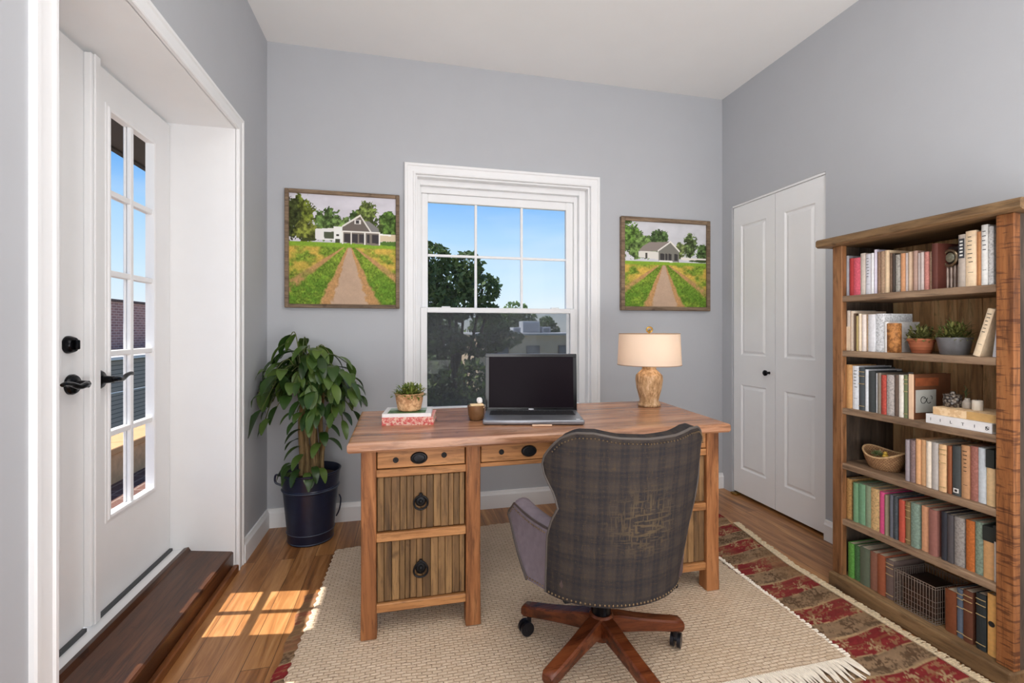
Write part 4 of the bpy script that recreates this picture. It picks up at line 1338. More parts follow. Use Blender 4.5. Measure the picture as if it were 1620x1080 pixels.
def arm(sgn):
    secs = []
    N = 14
    mx_ = lambda x: x if sgn < 0 else 2 * 0.711 - x
    tops = []
    for i in range(N + 1):
        s = i / N
        x_b = interp(s, [0, 1], [0.462, 0.412])
        x_t = interp(s, [0, 0.5, 1], [0.458, 0.424, 0.388])
        y_b = 1.470 + 0.090 * s
        y_t = 1.455 + 0.270 * s
        z_t = 0.572 + 0.012 * s - 0.012 * math.sin(math.pi * s) - (0.05 * max(0, s - 0.86) / 0.14)
        z_b = ZB + 0.004
        th = 0.060
        pts = [(x_b, y_b, z_b)]
        for k_ in range(1, 5):
            f = k_ / 5
            pts.append((x_b + (x_t - x_b) * f - 0.006 * math.sin(math.pi * f), y_b + (y_t - y_b) * f ** 0.9, z_b + (z_t - z_b) * f))
        for k_ in range(0, 9):
            a = math.pi - math.pi * k_ / 8
            pts.append((x_t + th / 2 + (th / 2 + 0.005) * math.cos(a), y_t, z_t + 0.030 * math.sin(a)))
        for k_ in range(4, -1, -1):
            f = k_ / 5
            pts.append((x_b + (x_t - x_b) * f + th, y_b + (y_t - y_b) * f ** 0.9, z_b + (z_t - z_b) * f))
        secs.append([(mx_(p[0]), p[1], p[2]) for p in pts])
        tops.append(secs[-1])
    q = MB(); q.loft(secs)
    o = q.build('armrest', M_velvet, chair, CO, ang=60)
    front = [Vector(p) for p in secs[-1][:14]]
    q = MB(); q.tube(front, 0.006, 8)
    q.tube([Vector(s_[6]) for s_ in secs], 0.004, 6)
    q.build('piping', plain('dark_piping', (66, 56, 52), 0.6, k=1.0), o, CO)
    line = []
    for a_, b_ in zip(secs, secs[1:]):
        for s_ in range(6):
            line.append(Vector(a_[5]).lerp(Vector(b_[5]), s_ / 6))
    low = []
    for a_, b_ in zip(secs, secs[1:]):
        for s_ in range(6):
            low.append(Vector(a_[0]).lerp(Vector(b_[0]), s_ / 6) + Vector((0, 0, 0.006)))
    q = beads(line, 0.012, 0.0034, Vector((0.002 * sgn, 0, -0.004)))
    q3 = beads(low, 0.012, 0.0034, Vector((0.002 * sgn, 0, 0.004)))
    me_t = bpy.data.meshes.new('tmp'); q3.bm.to_mesh(me_t); q.bm.from_mesh(me_t); bpy.data.meshes.remove(me_t); q3.bm.free()
    nn = q.build('nailhead_trim', M_nail, o, CO); nn['kind'] = 'stuff'
arm(-1); arm(1)
b = MB(); b.box(0.478, 0.944, 1.405, 1.775, 0.372, 0.500, 0.04, 4)
b.build('seat', plain('seat_velvet', (74, 58, 56), 0.85, k=1.1, var=0.1), chair, CO, ang=60)
b = MB(); b.box(0.50, 0.92, 1.42, 1.60, 0.345, 0.374, 0.006)
b.build('seat_pan', M_dark, chair, CO, smooth=False)
b = MB(); b.lathe([(0.052, 0.335), (0.052, 0.346)], (CX0, CY0 - 0.02, 0), 24); b.lathe([(0.036, 0.17), (0.036, 0.25), (0.026, 0.25), (0.026, 0.34)], (CX0, CY0, 0), 24)
b.build('gas_column', M_black, chair, CO)
b = MB(); b.lathe([(0.030, 0.085), (0.042, 0.095), (0.046, 0.13), (0.046, 0.178), (0.040, 0.186)], (CX0, CY0, 0), 20)
b.build('hub', M_cherry, chair, CO)
FZ = 0.0155
for ang in (67.9, 139.9, -4.1, 214.0, 279.0):
    a = math.radians(ang)
    d = Vector((math.cos(a), math.sin(a), 0)); s_ = Vector((-math.sin(a), math.cos(a), 0))
    secs = []
    for r, zlo, zhi, wv in ((0.030, 0.110, 0.180, 0.026), (0.07, 0.112, 0.176, 0.026), (0.14, 0.108, 0.160, 0.0255), (0.22, 0.100, 0.145, 0.025), (0.285, 0.092, 0.135, 0.025), (0.315, 0.088, 0.130, 0.024), (0.325, 0.094, 0.122, 0.020)):
        c = Vector((CX0, CY0, 0)) + d * r
        e = 0.006
        secs.append([c + s_ * (-wv + e) + Vector((0, 0, zlo)), c + s_ * (wv - e) + Vector((0, 0, zlo)), c + s_ * wv + Vector((0, 0, zlo + e)), c + s_ * wv + Vector((0, 0, zhi - e)),
                     c + s_ * (wv - e) + Vector((0, 0, zhi)), c + s_ * (-wv + e) + Vector((0, 0, zhi)), c - s_ * wv + Vector((0, 0, zhi - e)), c - s_ * wv + Vector((0, 0, zlo + e))])
    q = MB(); q.loft(secs)
    lg = q.build('leg', M_cherry, chair, CO)
    q = MB()
    c = Vector((CX0, CY0, 0)) + d * 0.298
    q.tube([c + Vector((0, 0, 0.060)), c + Vector((0, 0, 0.095))], 0.009, 10)
    yaw = a + 0.9
    ax = Vector((-math.sin(yaw), math.cos(yaw), 0)); fw = Vector((math.cos(yaw), math.sin(yaw), 0))
    hubp = c + fw * 0.014 + Vector((0, 0, FZ + 0.027))
    q.tube([hubp - ax * 0.020, hubp - ax * 0.019, hubp - ax * 0.006, hubp - ax * 0.005], 0.027, 22, radii=[0.021, 0.027, 0.027, 0.021])
    q.tube([hubp + ax * 0.005, hubp + ax * 0.006, hubp + ax * 0.019, hubp + ax * 0.020], 0.027, 22, radii=[0.021, 0.027, 0.027, 0.021])
    q.tube([hubp - ax * 0.021, hubp + ax * 0.021], 0.007, 8)
    q.tube([c + Vector((0, 0, 0.062)), hubp + Vector((0, 0, 0.012))], 0.010, 10)
    q.build('castor', plain('gunmetal', (44, 44, 50), 0.3, 0.6, k=1.0), lg, CO)

# ------------------------------------------------------------------ bookcase
W_post = wood('bookcase_post_wood', (84, 54, 32), (136, 92, 56), (164, 118, 78), 2, 11, 0.6, 0.4, 0.15, k=1.1)
W_shelf = wood('bookcase_shelf_wood', (96, 76, 58), (142, 116, 92), (170, 144, 116), 1, 9, 0.6, 0.3, 0.12, k=1.1)
W_back = wood('bookcase_back_boards', (128, 94, 60), (176, 136, 94), (204, 164, 118), 2, 8, 0.65, 0.3, 0.22, k=1.8)
W_cap = wood('bookcase_cap_wood', (82, 60, 38), (126, 98, 66), (154, 124, 88), 1, 9, 0.6, 0.35, 0.15, k=1.1)
W_side = wood('bookcase_side_boards', (52, 44, 38), (86, 72, 60), (112, 96, 80), 2, 8, 0.7, 0.35, 0.3, k=1.0)
bc = thing('bookcase', 'tall open rustic wood bookcase with plank back, against the right wall', 'bookcase', (2.21, 1.495, 0.0))
BO = (2.21, 1.495, 0.0)
W_sawn = wood('sawn_post_wood', (92, 54, 28), (146, 92, 50), (172, 118, 72), 2, 11, 0.65, 0.4, 0.1, k=1.1)
_n = W_sawn.node_tree
_w = _n.nodes.new('ShaderNodeTexNoise'); _w.inputs['Scale'].default_value = 1.0; _w.inputs['Detail'].default_value = 2
_c = _n.nodes.new('ShaderNodeTexCoord'); _m = _n.nodes.new('ShaderNodeMapping'); _m.inputs['Scale'].default_value = (8, 16, 120)
_n.links.new(_c.outputs['Object'], _m.inputs[0]); _n.links.new(_m.outputs[0], _w.inputs['Vector'])
_r = _n.nodes.new('ShaderNodeValToRGB'); _r.color_ramp.elements[0].position = 0.54; _r.color_ramp.elements[1].position = 0.62
_n.links.new(_w.outputs[0], _r.inputs[0])
_x = _n.nodes.new('ShaderNodeMixRGB'); _x.inputs[2].default_value = alb((74, 38, 20), 1.0)
_p = next(n for n in _n.nodes if n.type == 'BSDF_PRINCIPLED')
_src = _p.inputs['Base Color'].links[0].from_socket
_k = _n.nodes.new('ShaderNodeMath'); _k.operation = 'MULTIPLY'; _k.inputs[1].default_value = 0.7
_n.links.new(_r.outputs[0], _k.inputs[0]); _n.links.new(_k.outputs[0], _x.inputs[0]); _n.links.new(_src, _x.inputs[1]); _n.links.new(_x.outputs[0], _p.inputs['Base Color'])
def B_(mb, name, m, **kw):
    return mb.build(name, m, bc, BO, **kw)
FX, BX = 2.03, 2.395
for y0, y1 in ((1.789, 1.840), (1.149, 1.201)):
    q = MB(); q.box(FX, FX + 0.030, y0, y1, 0.066, 1.645, 0.003)
    B_(q, 'post', W_sawn if y0 < 1.5 else W_post, smooth=False)
    q = MB(); q.box(BX - 0.02, BX + 0.018, y0, y1, 0.0, 1.645, 0.002)
    B_(q, 'post', W_post, smooth=False)
for y0, y1 in ((1.815, 1.836), (1.153, 1.174)):
    q = MB()
    for i in range(3):
        xa = FX + 0.030 + i * (BX - 0.05 - FX) / 3
        q.box(xa + 0.0005, xa + (BX - 0.05 - FX) / 3 - 0.0005, y0, y1, 0.0, 1.645, 0.0015)
    B_(q, 'side_panel', W_side, smooth=False)
q = MB()
for i in range(7):
    y = 1.174 + i * 0.0916
    q.box(BX - 0.022, BX - 0.008, y + 0.0012, y + 0.0916 - 0.0012, 0.066, 1.645, 0.002)
q.box(BX - 0.008, BX - 0.004, 1.174, 1.815, 0.066, 1.645)
B_(q, 'back_panel', W_back, smooth=False)
ZS = {1: 1.403, 2: 1.142, 3: 0.868, 4: 0.605, 5: 0.338}
for z in ZS.values():
    q = MB(); q.box(FX + 0.003, BX - 0.022, 1.174, 1.815, z - 0.028, z, 0.004, 2)
    B_(q, 'shelf', W_shelf, smooth=False)
q = MB(); q.box(2.008, BX, 1.147, 1.842, 0.0, 0.066, 0.007, 2)
B_(q, 'base', W_cap, smooth=False)
q = MB()
cap = [(1.982, 1.888), (2.02, 1.882), (2.42, 1.88), (2.42, 1.10), (1.99, 1.112), (1.986, 1.40)]
q.loft([[(x + (0.012 if x < 2.1 else 0), y, 1.645) for x, y in cap], [(x, y, 1.652) for x, y in cap], [(x, y, 1.676) for x, y in cap], [(x + (0.006 if x < 2.1 else 0), y, 1.684) for x, y in cap]])
B_(q, 'cap', W_cap, smooth=False)
ZS[6] = 0.066

# ------------------------------------------------------------------ books
# shelf, y from, y to, height, colour of the binding, style, label
BOOKS = [
    (1, 1.7920, 1.8090, 0.195, (48, 62, 60), '', 'dark teal hardback in the far left corner'),
    (1, 1.7790, 1.7910, 0.192, (150, 150, 155), '', 'thin grey book between the dark teal hardback and the red pair'),
    (1, 1.7540, 1.7770, 0.177, (176, 58, 60), '', 'darker red short hardback, left one of the red pair'),
    (1, 1.7190, 1.7530, 0.175, (205, 88, 104), 'm', 'wider pinkish red short hardback, right one of the red pair'),
    (1, 1.6950, 1.7180, 0.191, (200, 188, 176), '', 'off-white book with a grey edge just right of the red pair'),
    (1, 1.6690, 1.6940, 0.184, (208, 208, 214), 't', 'pale grey book with one short black stroke low on its spine'),
    (1, 1.6540, 1.6680, 0.185, (230, 230, 236), '', 'plain white narrow book touching the thin lilac-white one'),
    (1, 1.6420, 1.6530, 0.198, (205, 198, 212), '', 'thin lilac-white book standing taller than its white neighbour'),
    (1, 1.6270, 1.6410, 0.185, (128, 100, 80), 'm', 'brown speckled narrow book right of the thin lilac-white one'),
    (1, 1.6070, 1.6260, 0.186, (158, 130, 105), 'm', 'tan book with a dark speckled spine'),
    (1, 1.5900, 1.6062, 0.187, (210, 184, 150), '', 'tall cream book in the middle of the brown run'),
    (1, 1.5790, 1.5892, 0.172, (104, 80, 62), 'm', 'worn dark brown book right of the tall cream one'),
    (1, 1.5680, 1.5780, 0.168, (60, 48, 40), '', 'nearly black brown narrow book'),
    (1, 1.5470, 1.5670, 0.161, (170, 165, 155), 'm', 'white and black marbled book'),
    (1, 1.5240, 1.5440, 0.163, (208, 152, 110), '', 'orange tan book right of the marbled one'),
    (1, 1.5100, 1.5230, 0.162, (205, 192, 186), '', 'pale pinkish grey narrow book beside the orange tan one'),
    (1, 1.4970, 1.5090, 0.164, (186, 160, 134), '', 'beige narrow book between two pinkish ones'),
    (1, 1.4780, 1.4950, 0.166, (172, 142, 128), '', 'dusty pink-brown book with a ragged top'),
    (1, 1.4660, 1.4770, 0.154, (196, 182, 176), '', 'first, left one of the slim pale mauve pair'),
    (1, 1.4510, 1.4640, 0.155, (190, 176, 170), '', 'second of the slim pale mauve pair, touching the rose book'),
    (1, 1.4340, 1.4500, 0.154, (172, 112, 102), 'm', 'dusty rose book with a mottled spine'),
    (1, 1.4210, 1.4330, 0.153, (176, 150, 124), 'm', 'thin tan speckled book against the tall maroon album'),
    (1, 1.3980, 1.4202, 0.182, (88, 44, 34), '', 'tall dark maroon album left of the round medallion'),
    (1, 1.3090, 1.3330, 0.200, (178, 166, 154), 'l', 'grey-beige tall book with a dark lettered panel at its top'),
    (1, 1.2760, 1.3080, 0.208, (232, 206, 172), 't', 'thick cream tall book with a thin line down its spine'),
    (1, 1.2600, 1.2750, 0.200, (190, 132, 84), '', 'orange brown thin book right of the thick cream one'),
    (1, 1.2390, 1.2590, 0.221, (232, 230, 226), 't', 'tallest white book with grey scribbles on its spine'),
    (1, 1.2210, 1.2380, 0.211, (215, 214, 212), 'm', 'white book with black flecks against the right post'),
    (2, 1.7930, 1.8090, 0.194, (70, 74, 72), '', 'dark grey book in the left corner'),
    (2, 1.7720, 1.7910, 0.191, (206, 196, 184), 'w', 'two-tone pale book, grey above and cream below'),
    (2, 1.7500, 1.7700, 0.187, (226, 208, 186), '', 'cream narrow book with a darker gap to its right'),
    (2, 1.7410, 1.7490, 0.176, (84, 62, 44), '', 'very thin dark brown filler for the shade between books'),  # shade in the gap between neighbours, built as a dark book
    (2, 1.7280, 1.7400, 0.164, (176, 156, 104), '', 'thin olive yellow book'),
    (2, 1.7140, 1.7272, 0.174, (224, 206, 180), '', 'slim cream book right of the olive yellow one'),
    (2, 1.6940, 1.7130, 0.169, (226, 214, 204), '', 'pale pinkish cream book in the middle of the white run'),
    (2, 1.6850, 1.6932, 0.169, (190, 160, 124), 'm', 'thin tan book with a spotted foot'),
    (2, 1.6530, 1.6840, 0.169, (216, 216, 218), '', 'wide whitish book with a dark edge'),
    (2, 1.6150, 1.6520, 0.171, (222, 224, 226), 'm', 'thickest grey-white book with mottled cover'),
    (2, 1.5940, 1.6130, 0.134, (234, 228, 224), '', 'short white book beside the brown cylinder'),
    (3, 1.7630, 1.7890, 0.207, (196, 150, 98), '', 'tall tan board book in the left corner'),
    (3, 1.7300, 1.7620, 0.203, (222, 226, 236), 't', 'tall white book with a black mark near its top'),
    (3, 1.7010, 1.7290, 0.198, (72, 78, 82), 'b', 'dark grey book with pale stripes'),
    (3, 1.6820, 1.6990, 0.191, (220, 224, 228), '', 'thin white book between two dark ones'),
    (3, 1.6520, 1.6810, 0.186, (62, 66, 66), '', 'dark slate book'),
    (3, 1.6390, 1.6510, 0.178, (226, 228, 234), '', 'thin bright white book right of the dark slate one'),
    (3, 1.6220, 1.6380, 0.181, (128, 118, 104), '', 'olive grey book left of the red patterned one'),
    (3, 1.5990, 1.6210, 0.173, (164, 66, 54), 'm', 'red book with a mottled white pattern'),
    (3, 1.5690, 1.5980, 0.176, (184, 176, 170), 'm', 'wide grey book with a mottled pattern'),
    (3, 1.5520, 1.5680, 0.178, (94, 76, 64), '', 'dark brown thin book between the grey and cream ones'),
    (3, 1.5300, 1.5500, 0.180, (234, 224, 212), '', 'cream-white book right of the dark brown thin one'),
    (3, 1.5120, 1.5290, 0.181, (112, 122, 84), 'b', 'green and brown banded book'),
    (3, 1.5000, 1.5110, 0.179, (140, 124, 110), '', 'grey-brown thin book against the boxed volume'),
    (4, 1.5060, 1.5230, 0.173, (150, 140, 144), '', 'mauve-grey book, leftmost beside the woven basket'),
    (4, 1.4850, 1.5050, 0.175, (120, 100, 98), 'm', 'black and white flecked book, second from the woven basket'),
    (4, 1.4650, 1.4840, 0.185, (218, 166, 118), '', 'orange tan book, third from the woven basket'),
    (4, 1.4410, 1.4640, 0.186, (214, 168, 122), '', 'plain tan book, fourth from the woven basket'),
    (4, 1.4210, 1.4400, 0.186, (224, 210, 190), '', 'ivory book between the tan and grey ones'),
    (4, 1.3970, 1.4200, 0.186, (178, 172, 166), '', 'silvery grey book in the middle'),
    (4, 1.3690, 1.3950, 0.184, (222, 182, 136), 'b', 'buff book with a red-brown band near its foot'),
    (4, 1.3520, 1.3670, 0.185, (138, 78, 44), '', 'rust brown narrow book with a golden top'),
    (4, 1.3220, 1.3500, 0.190, (66, 70, 70), 'q', 'charcoal book with a small white square near its foot'),
    (4, 1.2950, 1.3210, 0.199, (186, 140, 100), 't', 'light brown book with vertical lettering'),
    (4, 1.2700, 1.2940, 0.202, (148, 96, 84), 'm', 'mauve-brown book with a blue and red speckled spine'),
    (4, 1.2440, 1.2690, 0.202, (200, 208, 212), '', 'pale blue-grey book'),
    (4, 1.2170, 1.2420, 0.202, (222, 190, 142), 's', 'cream book with a black upper third'),
    (4, 1.2080, 1.2160, 0.204, (224, 200, 164), 's', 'thin cream book with a black top against the right post'),
    (5, 1.7670, 1.7950, 0.192, (182, 140, 84), 'm', 'worn tan book in the left corner'),
    (5, 1.7340, 1.7580, 0.183, (112, 152, 116), '', 'leafy green book, first of the two matching greens'),
    (5, 1.7010, 1.7320, 0.187, (116, 158, 124), '', 'leafy green book, second of the two matching greens'),
    (5, 1.6730, 1.7000, 0.189, (134, 150, 122), '', 'sage green book left of the cream and orange one'),
    (5, 1.6340, 1.6720, 0.187, (214, 178, 124), 'm', 'cream and orange striped book left of the pink one'),
    (5, 1.6080, 1.6310, 0.184, (216, 84, 134), '', 'bright pink book'),
    (5, 1.5940, 1.6070, 0.178, (134, 122, 100), '', 'thin olive book right of the pink one'),
    (5, 1.5720, 1.5890, 0.184, (104, 108, 118), '', 'slate blue-grey book'),
    (5, 1.5530, 1.5710, 0.186, (60, 66, 70), 'm', 'dark slate speckled book'),
    (5, 1.5260, 1.5490, 0.178, (182, 80, 62), '', 'brick red book'),
    (5, 1.5040, 1.5250, 0.178, (132, 108, 72), 'b', 'olive brown book with raised bands'),
    (5, 1.4690, 1.5000, 0.183, (116, 136, 122), 'm', 'grey-green thick book with pale marks'),
    (5, 1.4360, 1.4630, 0.183, (212, 156, 118), '', 'peach tan book'),
    (5, 1.4010, 1.4310, 0.183, (146, 98, 88), '', 'mauve-brown book right of the peach tan one'),
    (5, 1.3680, 1.3880, 0.188, (44, 46, 54), '', 'navy-black book'),
    (5, 1.3460, 1.3670, 0.186, (76, 72, 74), '', 'dark charcoal book right of the navy-black one'),
    (5, 1.3130, 1.3450, 0.186, (160, 154, 148), 'm', 'thick silver-grey book with torn streaks'),
    (5, 1.2810, 1.3080, 0.188, (172, 96, 42), 'm', 'rusty orange book'),
    (5, 1.2540, 1.2800, 0.193, (134, 152, 134), 'm', 'sage grey book right of the rusty orange one'),
    (5, 1.2220, 1.2530, 0.189, (206, 160, 108), 's', 'tan book with a dark green cap'),
    (5, 1.2110, 1.2210, 0.201, (214, 206, 194), 's', 'thin ivory book with a dark green cap against the right post'),
    (6, 1.7530, 1.7820, 0.162, (84, 140, 60), 'm', 'bright green book in the left corner'),
    (6, 1.7220, 1.7520, 0.162, (66, 104, 64), 'm', 'dark green book with white flecks'),
    (6, 1.6770, 1.7200, 0.171, (92, 102, 84), '', 'grey-green book left of the brown pair'),
    (6, 1.6400, 1.6760, 0.169, (140, 96, 78), '', 'dull brown book, left one of the brown pair'),
    (6, 1.6060, 1.6390, 0.175, (150, 84, 56), '', 'reddish brown book, right one of the brown pair'),
    (6, 1.5720, 1.6050, 0.169, (108, 92, 86), 'b', 'grey-brown banded book left of the wire basket'),
    (6, 1.3400, 1.3770, 0.163, (120, 66, 38), '', 'chestnut brown book right of the wire basket'),
    (6, 1.3170, 1.3390, 0.184, (92, 104, 120), 'b', 'slate blue book between two brown leather ones'),
    (6, 1.2850, 1.3150, 0.193, (98, 58, 40), 'b', 'brown leather book with pale bands'),
    (6, 1.2440, 1.2740, 0.205, (40, 48, 50), 'b', 'black leather book with pale bands'),
    (6, 1.2120, 1.2390, 0.222, (222, 172, 100), 'o', 'blond tan book with a black oval on its spine'),
]
SHELF = {1: 'top shelf', 2: 'second shelf', 3: 'third shelf', 4: 'fourth shelf', 5: 'fifth shelf', 6: 'bottom shelf'}
_mc = {}
def bookmat(c, st):
    key = (c, st == 'm')
    if key not in _mc:
        nm = 'binding_%d_%d_%d' % c
        if st == 'm':
            f = 0.72
            c2 = tuple(int(v * f) for v in c) if sum(c) > 400 else tuple(min(255, int(v * 1.12 + 12)) for v in c)
            _mc[key] = mottled(nm, c, c2, 110, 0.7, 1.15, (0.44, 0.66))
        else:
            _mc[key] = plain(nm, c, 0.62, k=1.15, var=0.10, scale=70, bump=0.08)
    return _mc[key]
M_ink = plain('spine_ink', (40, 36, 34), 0.7, k=1.0)
M_gilt = plain('spine_gilt', (206, 180, 128), 0.4, 0.3, k=1.0)
M_capd = plain('spine_dark_cap', (44, 48, 44), 0.6, k=1.0)
M_crm = plain('spine_cream', (226, 206, 178), 0.8, k=1.1)
M_wht = plain('spine_white', (236, 234, 228), 0.7, k=1.0)
rb = random.Random(21)
def make_book(sh, y0, y1, h, c, st, lab):
    wv = y1 - y0 - 0.0006
    dpt = rb.uniform(0.150, 0.205)
    xo = rb.uniform(0.0, 0.010)
    q = MB()
    t = min(0.0022, wv * 0.16)
    rr_ = 0.0035
    # spine with a slightly rounded back, joined to two boards
    sec = []
    for k in range(7):
        f = -1 + 2 * k / 6
        sec.append((rr_ * (f * f), f * wv / 2))
    sec += [(0.006, wv / 2), (dpt, wv / 2), (dpt, wv / 2 - t), (0.007, wv / 2 - t), (0.007, -wv / 2 + t), (dpt, -wv / 2 + t), (dpt, -wv / 2), (0.006, -wv / 2)]
    q.loft([[(x, y, 0.0) for x, y in sec], [(x, y, h) for x, y in sec]], cap=False)
    # ends of the casing
    for z in (0.0, h):
        vs = [q.bm.verts.new((x, y, z)) for x, y in [(rr_ * ((-1 + 2 * k / 6) ** 2), (-1 + 2 * k / 6) * wv / 2) for k in range(7)] + [(0.007, wv / 2 - t), (0.007, -wv / 2 + t)]]
        q.bm.faces.new(vs)
        for s_ in (1, -1):
            vs = [q.bm.verts.new(p) for p in ((0.007, s_ * (wv / 2 - t), z), (0.007, s_ * wv / 2, z), (dpt, s_ * wv / 2, z), (dpt, s_ * (wv / 2 - t), z))]
            q.bm.faces.new(vs)
    o = q.build('book', bookmat(c, st), None, smooth=False)
    o.location = (2.050 + xo, (y0 + y1) / 2, ZS[sh] + 0.0004)
    tag(o, lab + ' on the ' + SHELF[sh], 'book', 'books on the ' + SHELF[sh])
    q = MB(); q.box(0.007, dpt - 0.003, -wv / 2 + t, wv / 2 - t, 0.003, h - 0.003)
    q.build('page_block', M_page, o, smooth=False)
    if st == 'b':
        for f in (0.10, 0.62, 0.80, 0.90):
            q = MB(); q.box(-0.0012, 0.003, -wv * 0.49, wv * 0.49, h * f - 0.0014, h * f + 0.0014, 0.0006)
            q.build('spine_band', M_gilt, o, smooth=False)
    if st in 't':
        if st == 't':
            q = MB()
            for i in range(rb.randint(4, 7)):  # short strokes of lettering
                z = h * (0.9 - 0.075 * i)
                q.box(-0.0005, 0.002, -wv * rb.uniform(0.1, 0.28), wv * rb.uniform(0.1, 0.28), z - h * 0.016, z - h * 0.004)
            q.box(-0.0005, 0.003, -wv * 0.3, wv * 0.2, h * 0.25, h * 0.256)
            q.build('spine_lettering', M_ink, o, smooth=False)
    if st == 'l':
        q = MB(); q.box(-0.0006, 0.002, -wv * 0.38, wv * 0.38, h * 0.55, h * 0.92)
        p_ = q.build('spine_label', plain('label_grey', (60, 62, 66), 0.7, k=1.0), o, smooth=False)
        q = MB()
        for i in range(5):
            q.box(-0.0010, 0.001, -wv * 0.2, wv * 0.22, h * (0.59 + 0.065 * i), h * (0.62 + 0.065 * i))
        q.build('spine_lettering', M_wht, p_, smooth=False)
    if st == 'q':
        q = MB(); q.box(-0.0006, 0.002, -wv * 0.30, wv * 0.30, h * 0.06, h * 0.06 + wv * 0.6)
        p_ = q.build('spine_label', M_wht, o, smooth=False)
        q = MB(); q.box(-0.0010, 0.002, -wv * 0.16, wv * 0.16, h * 0.06 + wv * 0.14, h * 0.06 + wv * 0.46)
        q.build('printed_mark', M_ink, p_, smooth=False)
    if st in ('s', 'w'):
        q = MB()
        z0, z1 = (h * (0.68 if sh == 4 else 0.72), h + 0.0008) if st == 's' else (-0.0002, h * 0.60)
        q.box(-0.0008, dpt, -wv / 2 - 0.0003, wv / 2 + 0.0003, z0, z1)
        q.build('dust_jacket' if st == 'w' else 'dark_cap', M_crm if st == 'w' else M_capd, o, smooth=False)
    if st == 'o':
        q = MB(); q.lathe([(0.0095, 0), (0.0095, 0.001)], (0, 0, 0), 20, 2, sy=0.72)
        for v in q.bm.verts:
            v.co = Vector((-0.0006 - v.co.z + 0.001, v.co.x * min(1, wv / 0.02), h * 0.52 + v.co.y * 1.5))
        q.build('printed_oval', M_ink, o, smooth=False)
    return o
for row in BOOKS:
    make_book(*row)

# leaning books on the second shelf
def lean_book(y, lean, h, wv, c, lab, st=''):
    o = make_book(2, y - wv / 2, y + wv / 2, h, c, st, lab)
    o.rotation_euler = (lean, 0, 0)
    o.location.z += abs(math.sin(lean)) * wv / 2
    return o
lean_book(1.272, math.radians(15), 0.178, 0.022, (226, 204, 172), 'cream book with dark lettering leaning right', 't')
lean_book(1.220, math.radians(6), 0.175, 0.016, (206, 206, 212), 'thin grey-white book behind the leaning cream one')
lean_book(1.1998, math.radians(4), 0.172, 0.012, (46, 48, 54), 'nearly black thin book by the right post')

# round medallion ornament, top shelf
t = thing('ornament', 'dark ribbed ornament with a round glass medallion, between books on the top shelf', 'ornament', (2.105, 1.385, ZS[1]), 0.0)
q = MB()
for i in range(5):
    y = -0.026 + i * 0.013
    q.lathe([(0.006, 0.0), (0.0066, 0.004), (0.0066, 0.088), (0.004, 0.094)], (0.0, y, 0), 14)
q.build('ribbed_body', plain('bronze_ribs', (168, 150, 138), 0.28, 0.7, k=1.0, var=0.3), t)
q = MB(); q.box(0.004, 0.05, -0.033, 0.033, 0.0, 0.168, 0.003)
q.build('back_plate', plain('dark_leather', (52, 36, 30), 0.6, k=1.0), t, smooth=False)
q = MB(); q.tube([(-0.009, 0.025 * math.cos(a), 0.122 + 0.030 * math.sin(a)) for a in [2 * math.pi * i / 32 for i in range(32)]], 0.0058, 10, closed=True)
q.build('medallion_ring', plain('bronze_ring', (150, 132, 108), 0.25, 0.8, k=1.0), t)
q = MB(); q.ball((-0.006, 0, 0.124), 0.017, 3, (0.4, 1, 1.15))
q.build('medallion_stone', plain('grey_green_stone', (138, 136, 116), 0.15, 0.2, k=1.0, var=0.35, scale=120), t)

# second shelf: brown cylinder, two plants
q = MB(); q.lathe([(0.024, 0.0), (0.026, 0.003), (0.0265, 0.124), (0.0245, 0.128), (0.021, 0.125), (0.004, 0.120)], (0, 0, 0), 28, 2)
cy = q.build('vase', mottled('amber_bark', (122, 76, 34), (176, 118, 62), 40, 0.7), None)
cy.location = (2.080, 1.586, ZS[2]); tag(cy, 'mottled amber brown cylinder vase left of the terracotta pot', 'vase')
M_terra = NT('terracotta')
wv_ = M_terra.noise(M_terra.coord((4, 4, 120)), 1.0, 3)
M_terra.color(M_terra.ramp(wv_, [(0.35, alb((140, 76, 48), 1.15)), (0.65, alb((186, 112, 76), 1.15))])); M_terra.set(Roughness=0.7)
succ = leafmat('succulent_leaf', (84, 84, 46), (116, 120, 66), (152, 150, 96), 0.5, k=1.1)
potted('potted_plant', 'small terracotta pot of green succulent on the second shelf', (2.130, 1.512, ZS[2]),
       [(0.030, 0.0), (0.032, 0.002), (0.044, 0.050), (0.048, 0.052), (0.0485, 0.062), (0.045, 0.063), (0.042, 0.05)], M_terra.m, 41, 0.048, 0.062, 330, 0.024, 0.011, succ, 0.042, 0.052)
potted('potted_plant', 'grey oval pot of bushy green moss plant on the second shelf', (2.135, 1.395, ZS[2]),
       [(0.040, 0.0), (0.043, 0.003), (0.053, 0.055), (0.056, 0.064), (0.0565, 0.069), (0.053, 0.069), (0.050, 0.055)], plain('grey_glaze', (112, 112, 114), 0.35, k=1.1, var=0.2, scale=30), 43, 0.055, 0.066, 520, 0.028, 0.008, leafmat('moss_leaf', (80, 86, 40), (116, 122, 62), (142, 142, 78), 0.6, k=1.1), 0.050, 0.058)

